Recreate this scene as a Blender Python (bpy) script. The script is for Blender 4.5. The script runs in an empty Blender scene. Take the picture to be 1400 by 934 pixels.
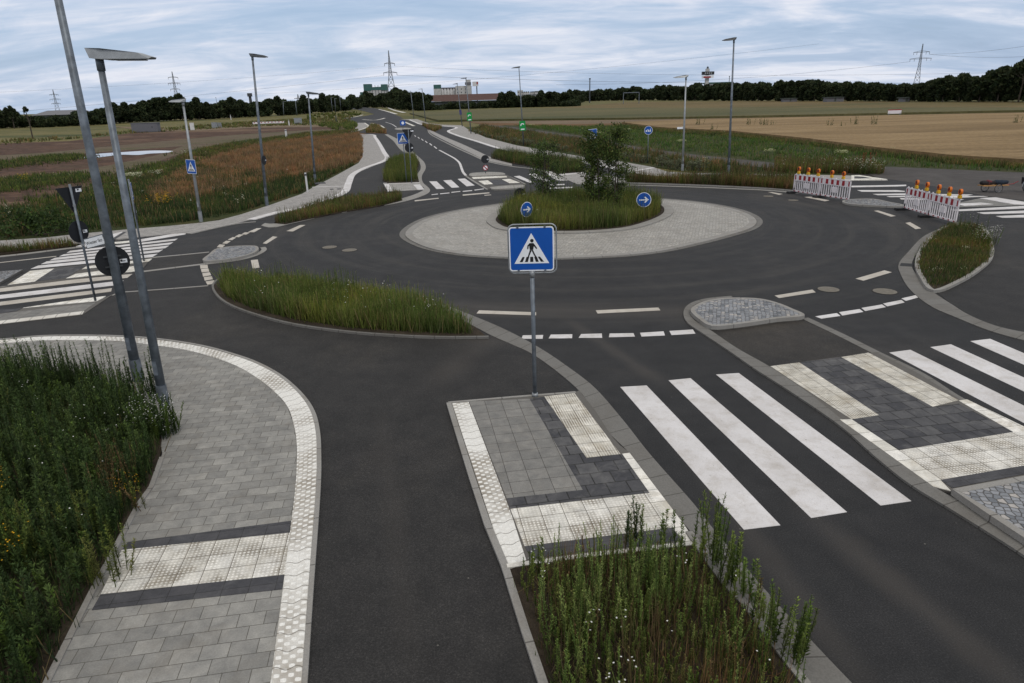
import bpy, bmesh, math, random
import numpy as np
from mathutils import Vector, Matrix, Quaternion
R = math.radians
rng = np.random.default_rng(7)
random.seed(7)
S = bpy.context.scene
C = S.collection

# ------------------------------------------------------------------ camera
FPX, PIT, ROLL, H = 920.7, .345, .029, 5.254          # focal length in photo pixels, pitch, roll, eye height
cr, sr, cp, sp = math.cos(ROLL), math.sin(ROLL), math.cos(PIT), math.sin(PIT)
cam_d = bpy.data.cameras.new('camera'); cam = bpy.data.objects.new('camera', cam_d); C.objects.link(cam)
cam_d.sensor_width = 36; cam_d.lens = FPX/1400*36; cam_d.clip_start = .1; cam_d.clip_end = 20000
Rx = Vector((cr, -sr*sp, -sr*cp)); Dn = Vector((-sr, -cr*sp, -cr*cp)); Fw = Vector((0, cp, -sp))
m = Matrix.Identity(4)
for i in range(3):
    m[i][0] = Rx[i]; m[i][1] = -Dn[i]; m[i][2] = -Fw[i]
m[2][3] = H
cam.matrix_world = m
S.camera = cam

# ------------------------------------------------------------------ light
SUN_EL, SUN_ROT = 48, 150
w = bpy.data.worlds.new('World'); S.world = w; w.use_nodes = True
nt = w.node_tree; nt.nodes.clear()
def node(nt, t, **k):
    n = nt.nodes.new(t)
    for a, b in k.items():
        if a == 'i':
            for q, v in b.items():
                s = n.inputs[q]
                if isinstance(v, bpy.types.NodeSocket): nt.links.new(v, s)
                else: s.default_value = v
        else: setattr(n, a, b)
    return n
def mth(nt, op, a, b=0.0, c=0.0):
    return node(nt, 'ShaderNodeMath', operation=op, i={0: a, 1: b, 2: c}).outputs[0]
def ramp(nt, fac, stops, interp='LINEAR'):
    n = node(nt, 'ShaderNodeValToRGB', i={0: fac}); cr_ = n.color_ramp; cr_.interpolation = interp
    while len(cr_.elements) < len(stops): cr_.elements.new(.5)
    for e, (p, c) in zip(cr_.elements, stops):
        e.position = p; e.color = (*c, 1) if len(c) == 3 else c
    return n.outputs[0]
def mix(nt, f, a, b, mode='MIX'):
    n = node(nt, 'ShaderNodeMix', data_type='RGBA', blend_type=mode)
    for s, v in ((n.inputs[0], f), (n.inputs[6], a), (n.inputs[7], b)):
        if isinstance(v, bpy.types.NodeSocket): nt.links.new(v, s)
        else: s.default_value = v if not isinstance(v, tuple) or len(v) == 4 else (*v, 1)
    return n.outputs[2]
sky = node(nt, 'ShaderNodeTexSky', sky_type='NISHITA', sun_disc=False, sun_elevation=R(SUN_EL), sun_rotation=R(SUN_ROT))
sky.air_density = 1.2; sky.dust_density = 1.5
tc = node(nt, 'ShaderNodeTexCoord')
sx = node(nt, 'ShaderNodeSeparateXYZ', i={0: tc.outputs['Generated']})
den = mth(nt, 'ADD', mth(nt, 'MAXIMUM', sx.outputs[2], 0.0), .17)
cx = mth(nt, 'DIVIDE', sx.outputs[0], den); cy = mth(nt, 'DIVIDE', sx.outputs[1], den)
cv0 = node(nt, 'ShaderNodeCombineXYZ', i={0: cx, 1: cy, 2: 3.7})
cv = node(nt, 'ShaderNodeMapping', i={'Vector': cv0.outputs[0], 'Rotation': (0, 0, R(24)), 'Scale': (.62, 1.25, 1.0), 'Location': (.6, 1.3, 0)})
n1 = node(nt, 'ShaderNodeTexNoise', i={'Vector': cv.outputs[0], 'Scale': .85, 'Detail': 9.0, 'Roughness': .56, 'Distortion': .9})
n2 = node(nt, 'ShaderNodeTexNoise', i={'Vector': cv.outputs[0], 'Scale': 3.6, 'Detail': 7.0, 'Roughness': .62, 'Distortion': 1.4})
# denser cloud towards the left of the view, thinner to the right
side = mth(nt, 'MULTIPLY', sx.outputs[0], -.10)
dens = mth(nt, 'ADD', mth(nt, 'ADD', mth(nt, 'MULTIPLY', n1.outputs[0], .78), mth(nt, 'MULTIPLY', n2.outputs[0], .22)), side)
cf = ramp(nt, dens, [(.34, (.70, .70, .70)), (.50, (.88, .88, .88)), (.60, (1, 1, 1))])
cc = ramp(nt, dens, [(.36, (5.0, 6.9, 10.2)), (.46, (6.1, 7.7, 10.4)), (.53, (7.9, 8.9, 10.9)), (.60, (9.9, 10.3, 11.4)), (.70, (8.2, 8.6, 10.3))])
skc = mix(nt, cf, mix(nt, 1.0, sky.outputs[0], (1.15, 1.1, 1.0), 'MULTIPLY'), cc)
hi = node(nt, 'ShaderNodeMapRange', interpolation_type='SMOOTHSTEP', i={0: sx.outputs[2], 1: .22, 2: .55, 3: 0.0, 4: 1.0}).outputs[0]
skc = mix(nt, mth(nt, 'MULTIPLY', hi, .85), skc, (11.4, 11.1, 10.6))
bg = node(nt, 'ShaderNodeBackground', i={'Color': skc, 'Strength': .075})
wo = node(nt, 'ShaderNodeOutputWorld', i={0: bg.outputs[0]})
sun_d = bpy.data.lights.new('sun', 'SUN'); sun_d.energy = 1.1; sun_d.angle = R(12); sun_d.color = (1, .95, .87)
sun = bpy.data.objects.new('sun', sun_d); C.objects.link(sun)
az = R(SUN_ROT)
sdir = Vector((math.sin(az)*math.cos(R(SUN_EL)), math.cos(az)*math.cos(R(SUN_EL)), math.sin(R(SUN_EL))))
sun.rotation_euler = sdir.to_track_quat('Z', 'Y').to_euler()
S.view_settings.view_transform = 'Standard'; S.view_settings.look = 'None'
S.view_settings.exposure = 0.08; S.view_settings.gamma = 1

# ------------------------------------------------------------------ pixel <-> world
def ray(u, v):
    x = (u-700)/FPX; y = (v-467)/FPX
    return Rx*x + Dn*y + Fw
def P(u, v, z=0.0):
    r = ray(u, v); return Vector((0, 0, H)) + r*((z-H)/r.z)
def topat(b, u, v):                       # point seen at (u, v) in the upright plane through b that faces the eye
    n = Vector((b.x, b.y, 0)); r = ray(u, v); return Vector((0, 0, H)) + r*(n.dot(Vector((b.x, b.y, 0)))/n.dot(r))
def far(u, v, Y):
    r = ray(u, v); return Vector((0, 0, H)) + r*(Y/r.y)

# ------------------------------------------------------------------ materials
def newmat(name):
    m = bpy.data.materials.new(name); m.use_nodes = True
    nt = m.node_tree; nt.nodes.clear()
    return m, nt
def finish(nt, col, rough=.8, bump=None, bstr=.3, bdist=.01, metal=0.0, spec=.4, rough_s=None):
    p = node(nt, 'ShaderNodeBsdfPrincipled', i={'Roughness': rough, 'Metallic': metal, 'Specular IOR Level': spec})
    if isinstance(col, bpy.types.NodeSocket): nt.links.new(col, p.inputs['Base Color'])
    else: p.inputs['Base Color'].default_value = (*col, 1)
    if rough_s is not None: nt.links.new(rough_s, p.inputs['Roughness'])
    if bump is not None:
        b = node(nt, 'ShaderNodeBump', i={'Height': bump, 'Strength': bstr, 'Distance': bdist})
        nt.links.new(b.outputs[0], p.inputs['Normal'])
    node(nt, 'ShaderNodeOutputMaterial', i={0: p.outputs[0]})
def coords(nt, kind='Object', rot=0.0, sc=(1, 1, 1), loc=(0, 0, 0)):
    t = node(nt, 'ShaderNodeTexCoord')
    mp = node(nt, 'ShaderNodeMapping', i={'Vector': t.outputs[kind], 'Rotation': (0, 0, rot), 'Scale': sc, 'Location': loc})
    return mp.outputs[0]
def noi(nt, vec, s, d=4.0, r=.55, dist=0.0):
    return node(nt, 'ShaderNodeTexNoise', i={'Vector': vec, 'Scale': s, 'Detail': d, 'Roughness': r, 'Distortion': dist}).outputs[0]
def simple(name, col, rough=.6, metal=0.0, var=.15, s=6.0, spec=.4, bstr=0.0, kind='Object'):
    m, nt = newmat(name); v = coords(nt, kind)
    n = noi(nt, v, s, 6)
    lo = tuple(c*(1-var) for c in col); hi = tuple(min(1, c*(1+var)) for c in col)
    finish(nt, ramp(nt, n, [(.3, lo), (.7, hi)]), rough, n if bstr else None, bstr, .005, metal, spec)
    return m

CX, CY = 3.18, 31.2                        # centre of the roundabout
def asphalt(name, base, warm, streak_line=None, radial=False, dusty=.35):
    m, nt = newmat(name); v = coords(nt)
    big = noi(nt, v, .22, 5, .6, .6); mid = noi(nt, v, 1.7, 6, .65); fine = noi(nt, v, 55.0, 3, .7); fine2 = noi(nt, v, 170.0, 2, .7)
    c = ramp(nt, big, [(.3, base), (.55, tuple(b*1.18 for b in base)), (.75, tuple(a*1.25 for a in warm))])
    c = mix(nt, .65, c, ramp(nt, mid, [(.3, (.66, .66, .66)), (.7, (1.40, 1.36, 1.30))]), 'MULTIPLY')
    g = ramp(nt, fine, [(.36, (.62, .62, .62)), (.56, (1.1, 1.1, 1.1)), (.70, (2.1, 2.05, 2.0))])
    c = mix(nt, .9, c, g, 'MULTIPLY')
    s = node(nt, 'ShaderNodeSeparateXYZ', i={0: v})
    if radial:                              # tyre tracks that run round the central island
        dx = mth(nt, 'SUBTRACT', s.outputs[0], CX); dy = mth(nt, 'SUBTRACT', s.outputs[1], CY)
        r = mth(nt, 'SQRT', mth(nt, 'ADD', mth(nt, 'MULTIPLY', dx, dx), mth(nt, 'MULTIPLY', dy, dy)))
        th = mth(nt, 'ARCTAN2', dy, dx)
        pv = node(nt, 'ShaderNodeCombineXYZ', i={0: mth(nt, 'MULTIPLY', r, 1.6), 1: mth(nt, 'MULTIPLY', th, 1.4), 2: 0.0})
        st = noi(nt, pv.outputs[0], 1.0, 5, .6, .35)
        near = node(nt, 'ShaderNodeMapRange', i={0: r, 1: 14.5, 2: 18.0, 3: 1.0, 4: 0.0}).outputs[0]
        dust = mth(nt, 'MULTIPLY', ramp(nt, st, [(.48, (0, 0, 0)), (.72, (1, 1, 1))]), near)
        c = mix(nt, mth(nt, 'MULTIPLY', dust, .34), c, (.074, .068, .060))
        dark = mth(nt, 'MULTIPLY', ramp(nt, st, [(.26, (1, 1, 1)), (.45, (0, 0, 0))]), near)
        c = mix(nt, mth(nt, 'MULTIPLY', dark, .45), c, (.014, .014, .015))
    for (ax, ay, bx_, by_, wd, amt) in (streak_line or []):
        L = math.hypot(bx_-ax, by_-ay); nx, ny = -(by_-ay)/L, (bx_-ax)/L; tx, ty = (bx_-ax)/L, (by_-ay)/L
        d = mth(nt, 'ADD', mth(nt, 'MULTIPLY', s.outputs[0], nx), mth(nt, 'MULTIPLY', s.outputs[1], ny))
        d = mth(nt, 'ABSOLUTE', mth(nt, 'SUBTRACT', d, ax*nx+ay*ny))
        d = mth(nt, 'ADD', d, mth(nt, 'MULTIPLY', mth(nt, 'SUBTRACT', mid, .5), .5))
        t = mth(nt, 'ADD', mth(nt, 'MULTIPLY', s.outputs[0], tx), mth(nt, 'MULTIPLY', s.outputs[1], ty))
        a0 = ax*tx+ay*ty
        e = node(nt, 'ShaderNodeMapRange', interpolation_type='SMOOTHSTEP', i={0: d, 1: 0.0, 2: wd, 3: 1.0, 4: 0.0}).outputs[0]
        f1 = node(nt, 'ShaderNodeMapRange', interpolation_type='SMOOTHSTEP', i={0: t, 1: a0-.8, 2: a0+.8, 3: 0.0, 4: 1.0}).outputs[0]
        f2 = node(nt, 'ShaderNodeMapRange', interpolation_type='SMOOTHSTEP', i={0: t, 1: a0+L-1, 2: a0+L+1, 3: 1.0, 4: 0.0}).outputs[0]
        e = mth(nt, 'MULTIPLY', mth(nt, 'MULTIPLY', e, f1), mth(nt, 'MULTIPLY', f2, amt))
        c = mix(nt, e, c, (.085, .075, .066))
    # small pale specks of grit
    vo = node(nt, 'ShaderNodeTexVoronoi', i={'Vector': v, 'Scale': 2.3})
    sp_ = ramp(nt, vo.outputs['Distance'], [(.018, (1, 1, 1)), (.03, (0, 0, 0))])
    c = mix(nt, mth(nt, 'MULTIPLY', sp_, .5), c, (.2, .19, .17))
    finish(nt, c, .82, mth(nt, 'ADD', fine, mth(nt, 'MULTIPLY', fine2, .6)), .6, .006, spec=.22)
    return m
def paving(name, c1, c2, joint, bw=.3, rh=.3, offset=.5, rot=R(-8.8), msize=.0045, dots=None, stain=None, loc=(0, 0, 0), stain_amt=.5, ribs=False):
    m, nt = newmat(name); v = coords(nt, rot=rot, loc=loc)
    b = node(nt, 'ShaderNodeTexBrick', offset=offset, offset_frequency=2, squash=1.0, squash_frequency=2,
             i={'Vector': v, 'Color1': (*c1, 1), 'Color2': (*c2, 1), 'Mortar': (*joint, 1), 'Scale': 1.0,
                'Mortar Size': msize, 'Mortar Smooth': .15, 'Bias': 0.0, 'Brick Width': bw, 'Row Height': rh})
    c = b.outputs[0]
    n = noi(nt, v, 5.0, 6, .65, .4); f = noi(nt, v, 60.0, 4, .7)
    c = mix(nt, .8, c, ramp(nt, n, [(.3, (.70, .70, .70)), (.7, (1.24, 1.22, 1.18))]), 'MULTIPLY')
    c = mix(nt, .7, c, ramp(nt, f, [(.3, (.78, .78, .78)), (.7, (1.2, 1.2, 1.2))]), 'MULTIPLY')
    hgt = mth(nt, 'MULTIPLY', b.outputs['Fac'], -1.0)
    if dots:
        s = node(nt, 'ShaderNodeSeparateXYZ', i={0: v}); k = 2*math.pi/dots
        sxx = mth(nt, 'SINE', mth(nt, 'MULTIPLY', s.outputs[0], k)); syy = mth(nt, 'SINE', mth(nt, 'MULTIPLY', s.outputs[1], k))
        if ribs: d = ramp(nt, sxx, [(.05, (0, 0, 0)), (.55, (1, 1, 1))])
        else: d = ramp(nt, mth(nt, 'MULTIPLY', mth(nt, 'ADD', sxx, syy), .5), [(.05, (0, 0, 0)), (.5, (1, 1, 1))])
        hgt = mth(nt, 'ADD', hgt, mth(nt, 'MULTIPLY', d, .8))
        dirt = ramp(nt, noi(nt, v, 2.6, 5, .6, .3), [(.42, (.0, .0, .0)), (.62, (1, 1, 1))])
        low = mth(nt, 'SUBTRACT', 1.0, d)
        c = mix(nt, mth(nt, 'MULTIPLY', low, mth(nt, 'ADD', mth(nt, 'MULTIPLY', dirt, .55), .18)), c, (.13, .105, .07))
    if stain:
        sn = ramp(nt, noi(nt, v, 2.2, 6, .7, .8), [(.5, (0, 0, 0)), (.72, (1, 1, 1))])
        c = mix(nt, mth(nt, 'MULTIPLY', sn, stain_amt), c, stain)
    finish(nt, c, .85, mth(nt, 'ADD', hgt, mth(nt, 'MULTIPLY', f, .25)), .55, .006, spec=.25)
    return m
def cobble(name, c1, c2, c3, joint, scale=9.0):
    m, nt = newmat(name); v = coords(nt, rot=.3)
    vo = node(nt, 'ShaderNodeTexVoronoi', feature='DISTANCE_TO_EDGE', i={'Vector': v, 'Scale': scale, 'Randomness': .55})
    vc = node(nt, 'ShaderNodeTexVoronoi', feature='F1', i={'Vector': v, 'Scale': scale, 'Randomness': .55})
    s = node(nt, 'ShaderNodeSeparateColor', i={0: vc.outputs['Color']})
    c = ramp(nt, s.outputs[0], [(0, c1), (.45, c2), (.8, c2), (.97, c3)])
    c = mix(nt, .7, c, ramp(nt, noi(nt, v, 40.0, 4, .7), [(.3, (.75, .75, .75)), (.7, (1.2, 1.2, 1.2))]), 'MULTIPLY')
    c = mix(nt, .6, c, ramp(nt, noi(nt, v, .9, 4, .6), [(.3, (.75, .73, .7)), (.7, (1.2, 1.2, 1.2))]), 'MULTIPLY')
    e = ramp(nt, vo.outputs[0], [(.02, (0, 0, 0)), (.11, (1, 1, 1))])
    c = mix(nt, e, joint, c)
    finish(nt, c, .75, e, .7, .012, spec=.35)
    return m
def blotched(name, stops, s1=.15, s2=1.5, s3=20.0, sc=(1, 1, 1), rot=0.0, rough=.95, bstr=.5, bdist=.05):
    m, nt = newmat(name); v = coords(nt, rot=rot, sc=sc)
    n = mth(nt, 'ADD', mth(nt, 'MULTIPLY', noi(nt, v, s1, 7, .68, .8), .66), mth(nt, 'MULTIPLY', noi(nt, v, s2, 6, .65), .34))
    c = ramp(nt, n, stops); f = noi(nt, coords(nt), s3, 5, .7)
    c = mix(nt, .8, c, ramp(nt, f, [(.3, (.6, .6, .6)), (.7, (1.4, 1.4, 1.4))]), 'MULTIPLY')
    finish(nt, c, rough, f, bstr, bdist, spec=.15)
    return m
def paint(name, col, wear=.25):
    m, nt = newmat(name); v = coords(nt)
    n = noi(nt, v, 3.0, 6, .7, .3); f = noi(nt, v, 90.0, 3, .75); b = noi(nt, v, .8, 4, .6)
    c = mix(nt, ramp(nt, n, [(.46, (0, 0, 0)), (.72, (wear, wear, wear))]), col, (.33, .29, .24))
    c = mix(nt, .8, c, ramp(nt, f, [(.3, (.84, .84, .84)), (.62, (1.06, 1.06, 1.06))]), 'MULTIPLY')
    c = mix(nt, .6, c, ramp(nt, b, [(.35, (.74, .72, .69)), (.65, (1.08, 1.08, 1.08))]), 'MULTIPLY')
    ch = ramp(nt, noi(nt, v, 22.0, 5, .8, .5), [(.60, (0, 0, 0)), (.70, (.62, .62, .62))]); c = mix(nt, ch, c, (.09, .085, .08))
    vo = node(nt, 'ShaderNodeTexVoronoi', i={'Vector': v, 'Scale': 3.1})
    c = mix(nt, ramp(nt, vo.outputs['Distance'], [(.028, (.8, .8, .8)), (.04, (0, 0, 0))]), c, (.05, .045, .04))
    finish(nt, c, .6, f, .3, .003, spec=.3)
    return m
def wavy(name):                             # pale guidance stones: wavy joints and round studs, laid along the strip
    m, nt = newmat(name); t = node(nt, 'ShaderNodeTexCoord')
    s = node(nt, 'ShaderNodeSeparateXYZ', i={0: t.outputs['UV']}); u, vv = s.outputs[0], s.outputs[1]
    ww = mth(nt, 'ADD', u, mth(nt, 'MULTIPLY', mth(nt, 'SINE', mth(nt, 'MULTIPLY', vv, 2*math.pi/.21)), .022))
    fr = mth(nt, 'ABSOLUTE', mth(nt, 'SUBTRACT', mth(nt, 'FRACT', mth(nt, 'DIVIDE', ww, .24)), .5))
    joint = ramp(nt, fr, [(.462, (0, 0, 0)), (.485, (1, 1, 1))])
    hv = node(nt, 'ShaderNodeCombineXYZ', i={0: u, 1: vv, 2: 0.0})
    k1, k2 = 2*math.pi/.12, 2*math.pi/.14
    a = mth(nt, 'SINE', mth(nt, 'MULTIPLY', u, k1)); b = mth(nt, 'SINE', mth(nt, 'MULTIPLY', vv, k2))
    d = ramp(nt, mth(nt, 'MULTIPLY_ADD', mth(nt, 'MULTIPLY', a, b), .5, .5), [(.54, (0, 0, 0)), (.68, (1, 1, 1))])
    obj = coords(nt)
    amt = ramp(nt, noi(nt, obj, .8, 4, .6, .3), [(.40, (.10, .10, .10)), (.62, (.95, .95, .95))])
    f = noi(nt, obj, 50.0, 4, .7)
    c = mix(nt, .8, (.72, .71, .68), ramp(nt, f, [(.3, (.78, .78, .77)), (.7, (1.18, 1.18, 1.18))]), 'MULTIPLY')
    c = mix(nt, mth(nt, 'MULTIPLY', mth(nt, 'MULTIPLY', mth(nt, 'SUBTRACT', 1.0, d), amt), .85), c, (.2, .165, .12))
    c = mix(nt, mth(nt, 'MULTIPLY', joint, .75), c, (.14, .12, .10))
    finish(nt, c, .8, mth(nt, 'SUBTRACT', mth(nt, 'MULTIPLY', d, .8), joint), .6, .008, spec=.25)
    return m
def kerbstone(name, col, L=1.0, warm=(.2, .17, .13)):  # concrete strip with a joint every L metres along it
    m, nt = newmat(name); t = node(nt, 'ShaderNodeTexCoord')
    s = node(nt, 'ShaderNodeSeparateXYZ', i={0: t.outputs['UV']})
    fr = mth(nt, 'ABSOLUTE', mth(nt, 'SUBTRACT', mth(nt, 'FRACT', mth(nt, 'DIVIDE', s.outputs[0], L)), .5))
    j = ramp(nt, fr, [(.5-.012/L, (0, 0, 0)), (.5-.006/L, (1, 1, 1))])
    v = coords(nt); f = noi(nt, v, 45.0, 5, .7); b = noi(nt, v, 1.3, 5, .65, .5)
    c = mix(nt, .8, col, ramp(nt, f, [(.3, (.75, .75, .75)), (.7, (1.22, 1.22, 1.2))]), 'MULTIPLY')
    c = mix(nt, ramp(nt, b, [(.45, (0, 0, 0)), (.75, (.6, .6, .6))]), c, warm)
    c = mix(nt, mth(nt, 'MULTIPLY', j, .7), c, (.05, .045, .04))
    finish(nt, c, .85, mth(nt, 'SUBTRACT', mth(nt, 'MULTIPLY', f, .3), j), .5, .006, spec=.25)
    return m
def vcol(name, trans=.3, rough=.75):
    m, nt = newmat(name)
    a = node(nt, 'ShaderNodeAttribute', attribute_name='Col')
    n = noi(nt, coords(nt), 14.0, 3, .6)
    c = mix(nt, .7, a.outputs['Color'], ramp(nt, n, [(.3, (.75, .75, .75)), (.7, (1.25, 1.25, 1.25))]), 'MULTIPLY')
    p = node(nt, 'ShaderNodeBsdfPrincipled', i={'Base Color': c, 'Roughness': rough, 'Specular IOR Level': .2})
    if trans:
        t = node(nt, 'ShaderNodeBsdfTranslucent', i={'Color': c})
        ms = node(nt, 'ShaderNodeMixShader', i={0: trans, 1: p.outputs[0], 2: t.outputs[0]})
        node(nt, 'ShaderNodeOutputMaterial', i={0: ms.outputs[0]})
    else: node(nt, 'ShaderNodeOutputMaterial', i={0: p.outputs[0]})
    return m

def line(a, b, wd, amt):
    p, q = P(*a), P(*b); return (p.x, p.y, q.x, q.y, wd, amt)
M = {}
M['asphalt'] = asphalt('asphalt', (.0212, .0214, .0228), (.034, .032, .031), radial=True,
    streak_line=[line((1115, 710), (1420, 960), .34, .30), line((780, 440), (900, 520), .3, .3), line((560, 420), (1000, 428), 1.2, .28),
                 line((960, 640), (1180, 934), .3, .25)])
M['asphalt_lane'] = asphalt('asphalt_lane', (.0232, .0226, .0228), (.034, .0315, .029),
    streak_line=[line((520, 560), (560, 900), .25, .10), line((600, 520), (660, 470), .6, .28), line((700, 470), (400, 440), .5, .15)])
M['asphalt_mid'] = asphalt('asphalt_median', (.024, .0228, .0222), (.038, .034, .030))
M['white'] = paint('road_paint', (.60, .585, .59, 1), .5)
M['cream'] = paint('worn_road_paint', (.47, .435, .385, 1), .6)
M['kerb'] = kerbstone('kerb_concrete', (.25, .242, .23, 1), warm=(.19, .17, .145))
M['gutter'] = kerbstone('gutter_concrete', (.150, .145, .137, 1), .5, (.10, .090, .078))
M['kerb_pale'] = kerbstone('pale_kerb', (.60, .58, .54, 1), .3, (.34, .30, .25))
M['wavy'] = wavy('guidance_stones')
M['paver'] = paving('grey_pavers', (.195, .193, .186), (.265, .261, .248), (.10, .095, .085), .282, .205, stain=(.145, .125, .10), stain_amt=.35)
M['paver_plain'] = paving('grey_paver_rows', (.165, .163, .158), (.20, .196, .188), (.06, .055, .05), .3, .3, 0, stain=(.24, .22, .19), stain_amt=.35)
M['paver_dark'] = paving('anthracite_pavers', (.048, .049, .056), (.066, .066, .073), (.03, .03, .03), .3, .17, 0, stain=(.15, .15, .155), stain_amt=.30, msize=.004)
M['paver_dark_sq'] = paving('anthracite_square_pavers', (.042, .043, .05), (.085, .085, .09), (.025, .025, .025), .3, .3, .5, stain=(.19, .185, .18), stain_amt=.42, msize=.01)
M['studs'] = paving('stud_tiles', (.60, .585, .545), (.74, .73, .70), (.10, .09, .075), .3, .3, 0, dots=.05, stain=(.27, .23, .17), stain_amt=.4)
M['ribs'] = paving('rib_tiles', (.54, .52, .47), (.68, .66, .61), (.10, .09, .075), .3, .3, 0, dots=.043, stain=(.27, .22, .14), stain_amt=.6, ribs=True)
M['tile'] = paving('pale_tiles', (.60, .585, .54), (.74, .725, .69), (.12, .11, .09), .3, .3, 0, stain=(.28, .23, .15), stain_amt=.65)
M['apron'] = cobble('apron_setts', (.25, .24, .225), (.32, .31, .29), (.38, .36, .33), (.20, .19, .17, 1), 8.0)
M['cobble'] = cobble('blue_grey_setts', (.10, .11, .125), (.235, .245, .265), (.36, .34, .32), (.07, .065, .06, 1), 10.5)
M['path_far'] = paving('far_footpath', (.25, .24, .235), (.31, .30, .29), (.17, .16, .15), .3, .2)
M['soil'] = blotched('soil', [(.35, (.018, .014, .010)), (.5, (.035, .027, .019)), (.65, (.055, .043, .030))], .8, 4, 50.0, bdist=.03)
M['meadow'] = blotched('meadow_ground', [(.40, (.035, .045, .012)), (.47, (.08, .080, .026)), (.54, (.15, .125, .05)), (.62, (.045, .058, .014))], .04, .3, 2.0, sc=(.35, 1, 1))
M['dirt'] = blotched('bare_dirt', [(.40, (.13, .085, .055)), (.45, (.085, .047, .030)), (.49, (.040, .022, .014)), (.53, (.095, .053, .034)), (.58, (.050, .030, .018)), (.63, (.13, .09, .055))], .055, .35, 1.6, sc=(.55, 1.0, 1), rot=.15, bdist=.1)
M['dirt_pale'] = blotched('pale_dirt', [(.40, (.075, .052, .034)), (.5, (.11, .085, .056)), (.58, (.075, .066, .032))], .08, .5, 3.0, sc=(.4, 1, 1))
M['weedground'] = blotched('weedy_ground', [(.38, (.018, .026, .007)), (.5, (.03, .038, .010)), (.62, (.06, .048, .016))], .15, 1.2, 9.0, sc=(.5, 1, 1))
M['rumex'] = blotched('reddish_grass_ground', [(.38, (.10, .060, .024)), (.5, (.13, .068, .032)), (.64, (.075, .055, .02))], .12, 1.0, 12.0, sc=(.5, 1, 1))
M['wheat'] = blotched('ripe_wheat', [(.40, (.140, .095, .046)), (.5, (.205, .140, .070)), (.58, (.26, .185, .098))], .05, .5, 2.5, sc=(.2, 1.8, 1), rot=-.1, bdist=.12)
M['stubble'] = blotched('dry_ground', [(.38, (.115, .085, .055)), (.62, (.17, .125, .08))], .05, .8, 5.0, sc=(.2, 1.5, 1))
M['crop_green'] = blotched('green_crop', [(.40, (.060, .064, .026)), (.60, (.115, .100, .046))], .02, .25, 1.5, sc=(.2, 1.5, 1), bdist=.12)
M['crop_tan'] = blotched('tan_crop', [(.40, (.075, .055, .024)), (.5, (.145, .105, .045)), (.58, (.07, .066, .024))], .02, .15, 1.0, sc=(.15, 1.5, 1), bdist=.12)
M['track'] = blotched('farm_track', [(.38, (.052, .047, .045)), (.62, (.085, .078, .074))], .2, 1.2, 30.0, bdist=.01)
M['veg'] = vcol('plant_leaves'); M['bark'] = simple('bark', (.05, .04, .03), .9, s=9.0, bstr=.6)
M['steel'] = simple('galvanised_steel', (.13, .15, .175), .5, .35, .35, 7.0, .5)
M['steel_pale'] = simple('pale_steel', (.27, .285, .30), .45, .4, .15, 9.0)
M['steel_dark'] = simple('dark_steel', (.055, .06, .065), .5, .2, .2, 9.0)
M['backplate'] = simple('sign_back', (.012, .013, .016), .45, .0, .25, 5.0)
M['blue'] = simple('sign_blue', (.004, .075, .36), .35, 0, .06, 4.0)
M['signwhite'] = simple('sign_white', (.72, .74, .78), .4, 0, .05, 5.0)
M['signblack'] = simple('sign_black', (.008, .008, .01), .45, 0, .1)
M['red'] = simple('sign_red', (.27, .012, .020), .4, 0, .15)
M['green'] = simple('sign_green', (.0, .24, .045), .4, 0, .1)
M['purple'] = simple('sign_indigo', (.05, .05, .16), .5)
M['plasticw'] = simple('barrier_white', (.66, .62, .64), .5, 0, .12, 12.0)
M['rubber'] = simple('black_rubber', (.014, .014, .015), .8, 0, .3, 20.0)
M['yellow'] = simple('lamp_yellow', (.62, .36, .02), .4, 0, .15)
M['amber'] = simple('amber_lens', (.55, .13, .008), .2, 0, .3, 12.0)
M['castiron'] = simple('manhole_iron', (.15, .135, .11), .75, 0, .3, 30.0, bstr=.5)
M['roofred'] = simple('red_tile_roof', (.075, .040, .034), .85, 0, .2, .8)
M['wallpale'] = simple('pale_render', (.40, .40, .40), .85, 0, .15, .3)
M['walldark'] = simple('dark_cladding', (.055, .065, .06), .85, 0, .3, .4)
M['teal'] = simple('teal_cladding', (.035, .10, .095), .7, 0, .15, .3)
M['glass'] = simple('window_glass', (.05, .06, .075), .2, 0, .2)
M['greybox'] = simple('grey_box', (.12, .12, .135), .6, 0, .1)
M['whitebox'] = simple('white_box', (.55, .55, .55), .6, 0, .08)
M['water'] = simple('puddle_water', (.10, .10, .10), .03, 0, .1, 1.0, .9)
M['wood'] = simple('wood_board', (.35, .19, .07), .7, 0, .2)
M['navy'] = simple('navy_cloth', (.010, .018, .032), .85, 0, .2)
M['blackcloth'] = simple('black_cloth', (.014, .012, .014), .85, 0, .3)
M['wine'] = simple('wine_cloth', (.10, .015, .02), .8)
M['line'] = simple('cable', (.10, .11, .12), .6)

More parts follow.
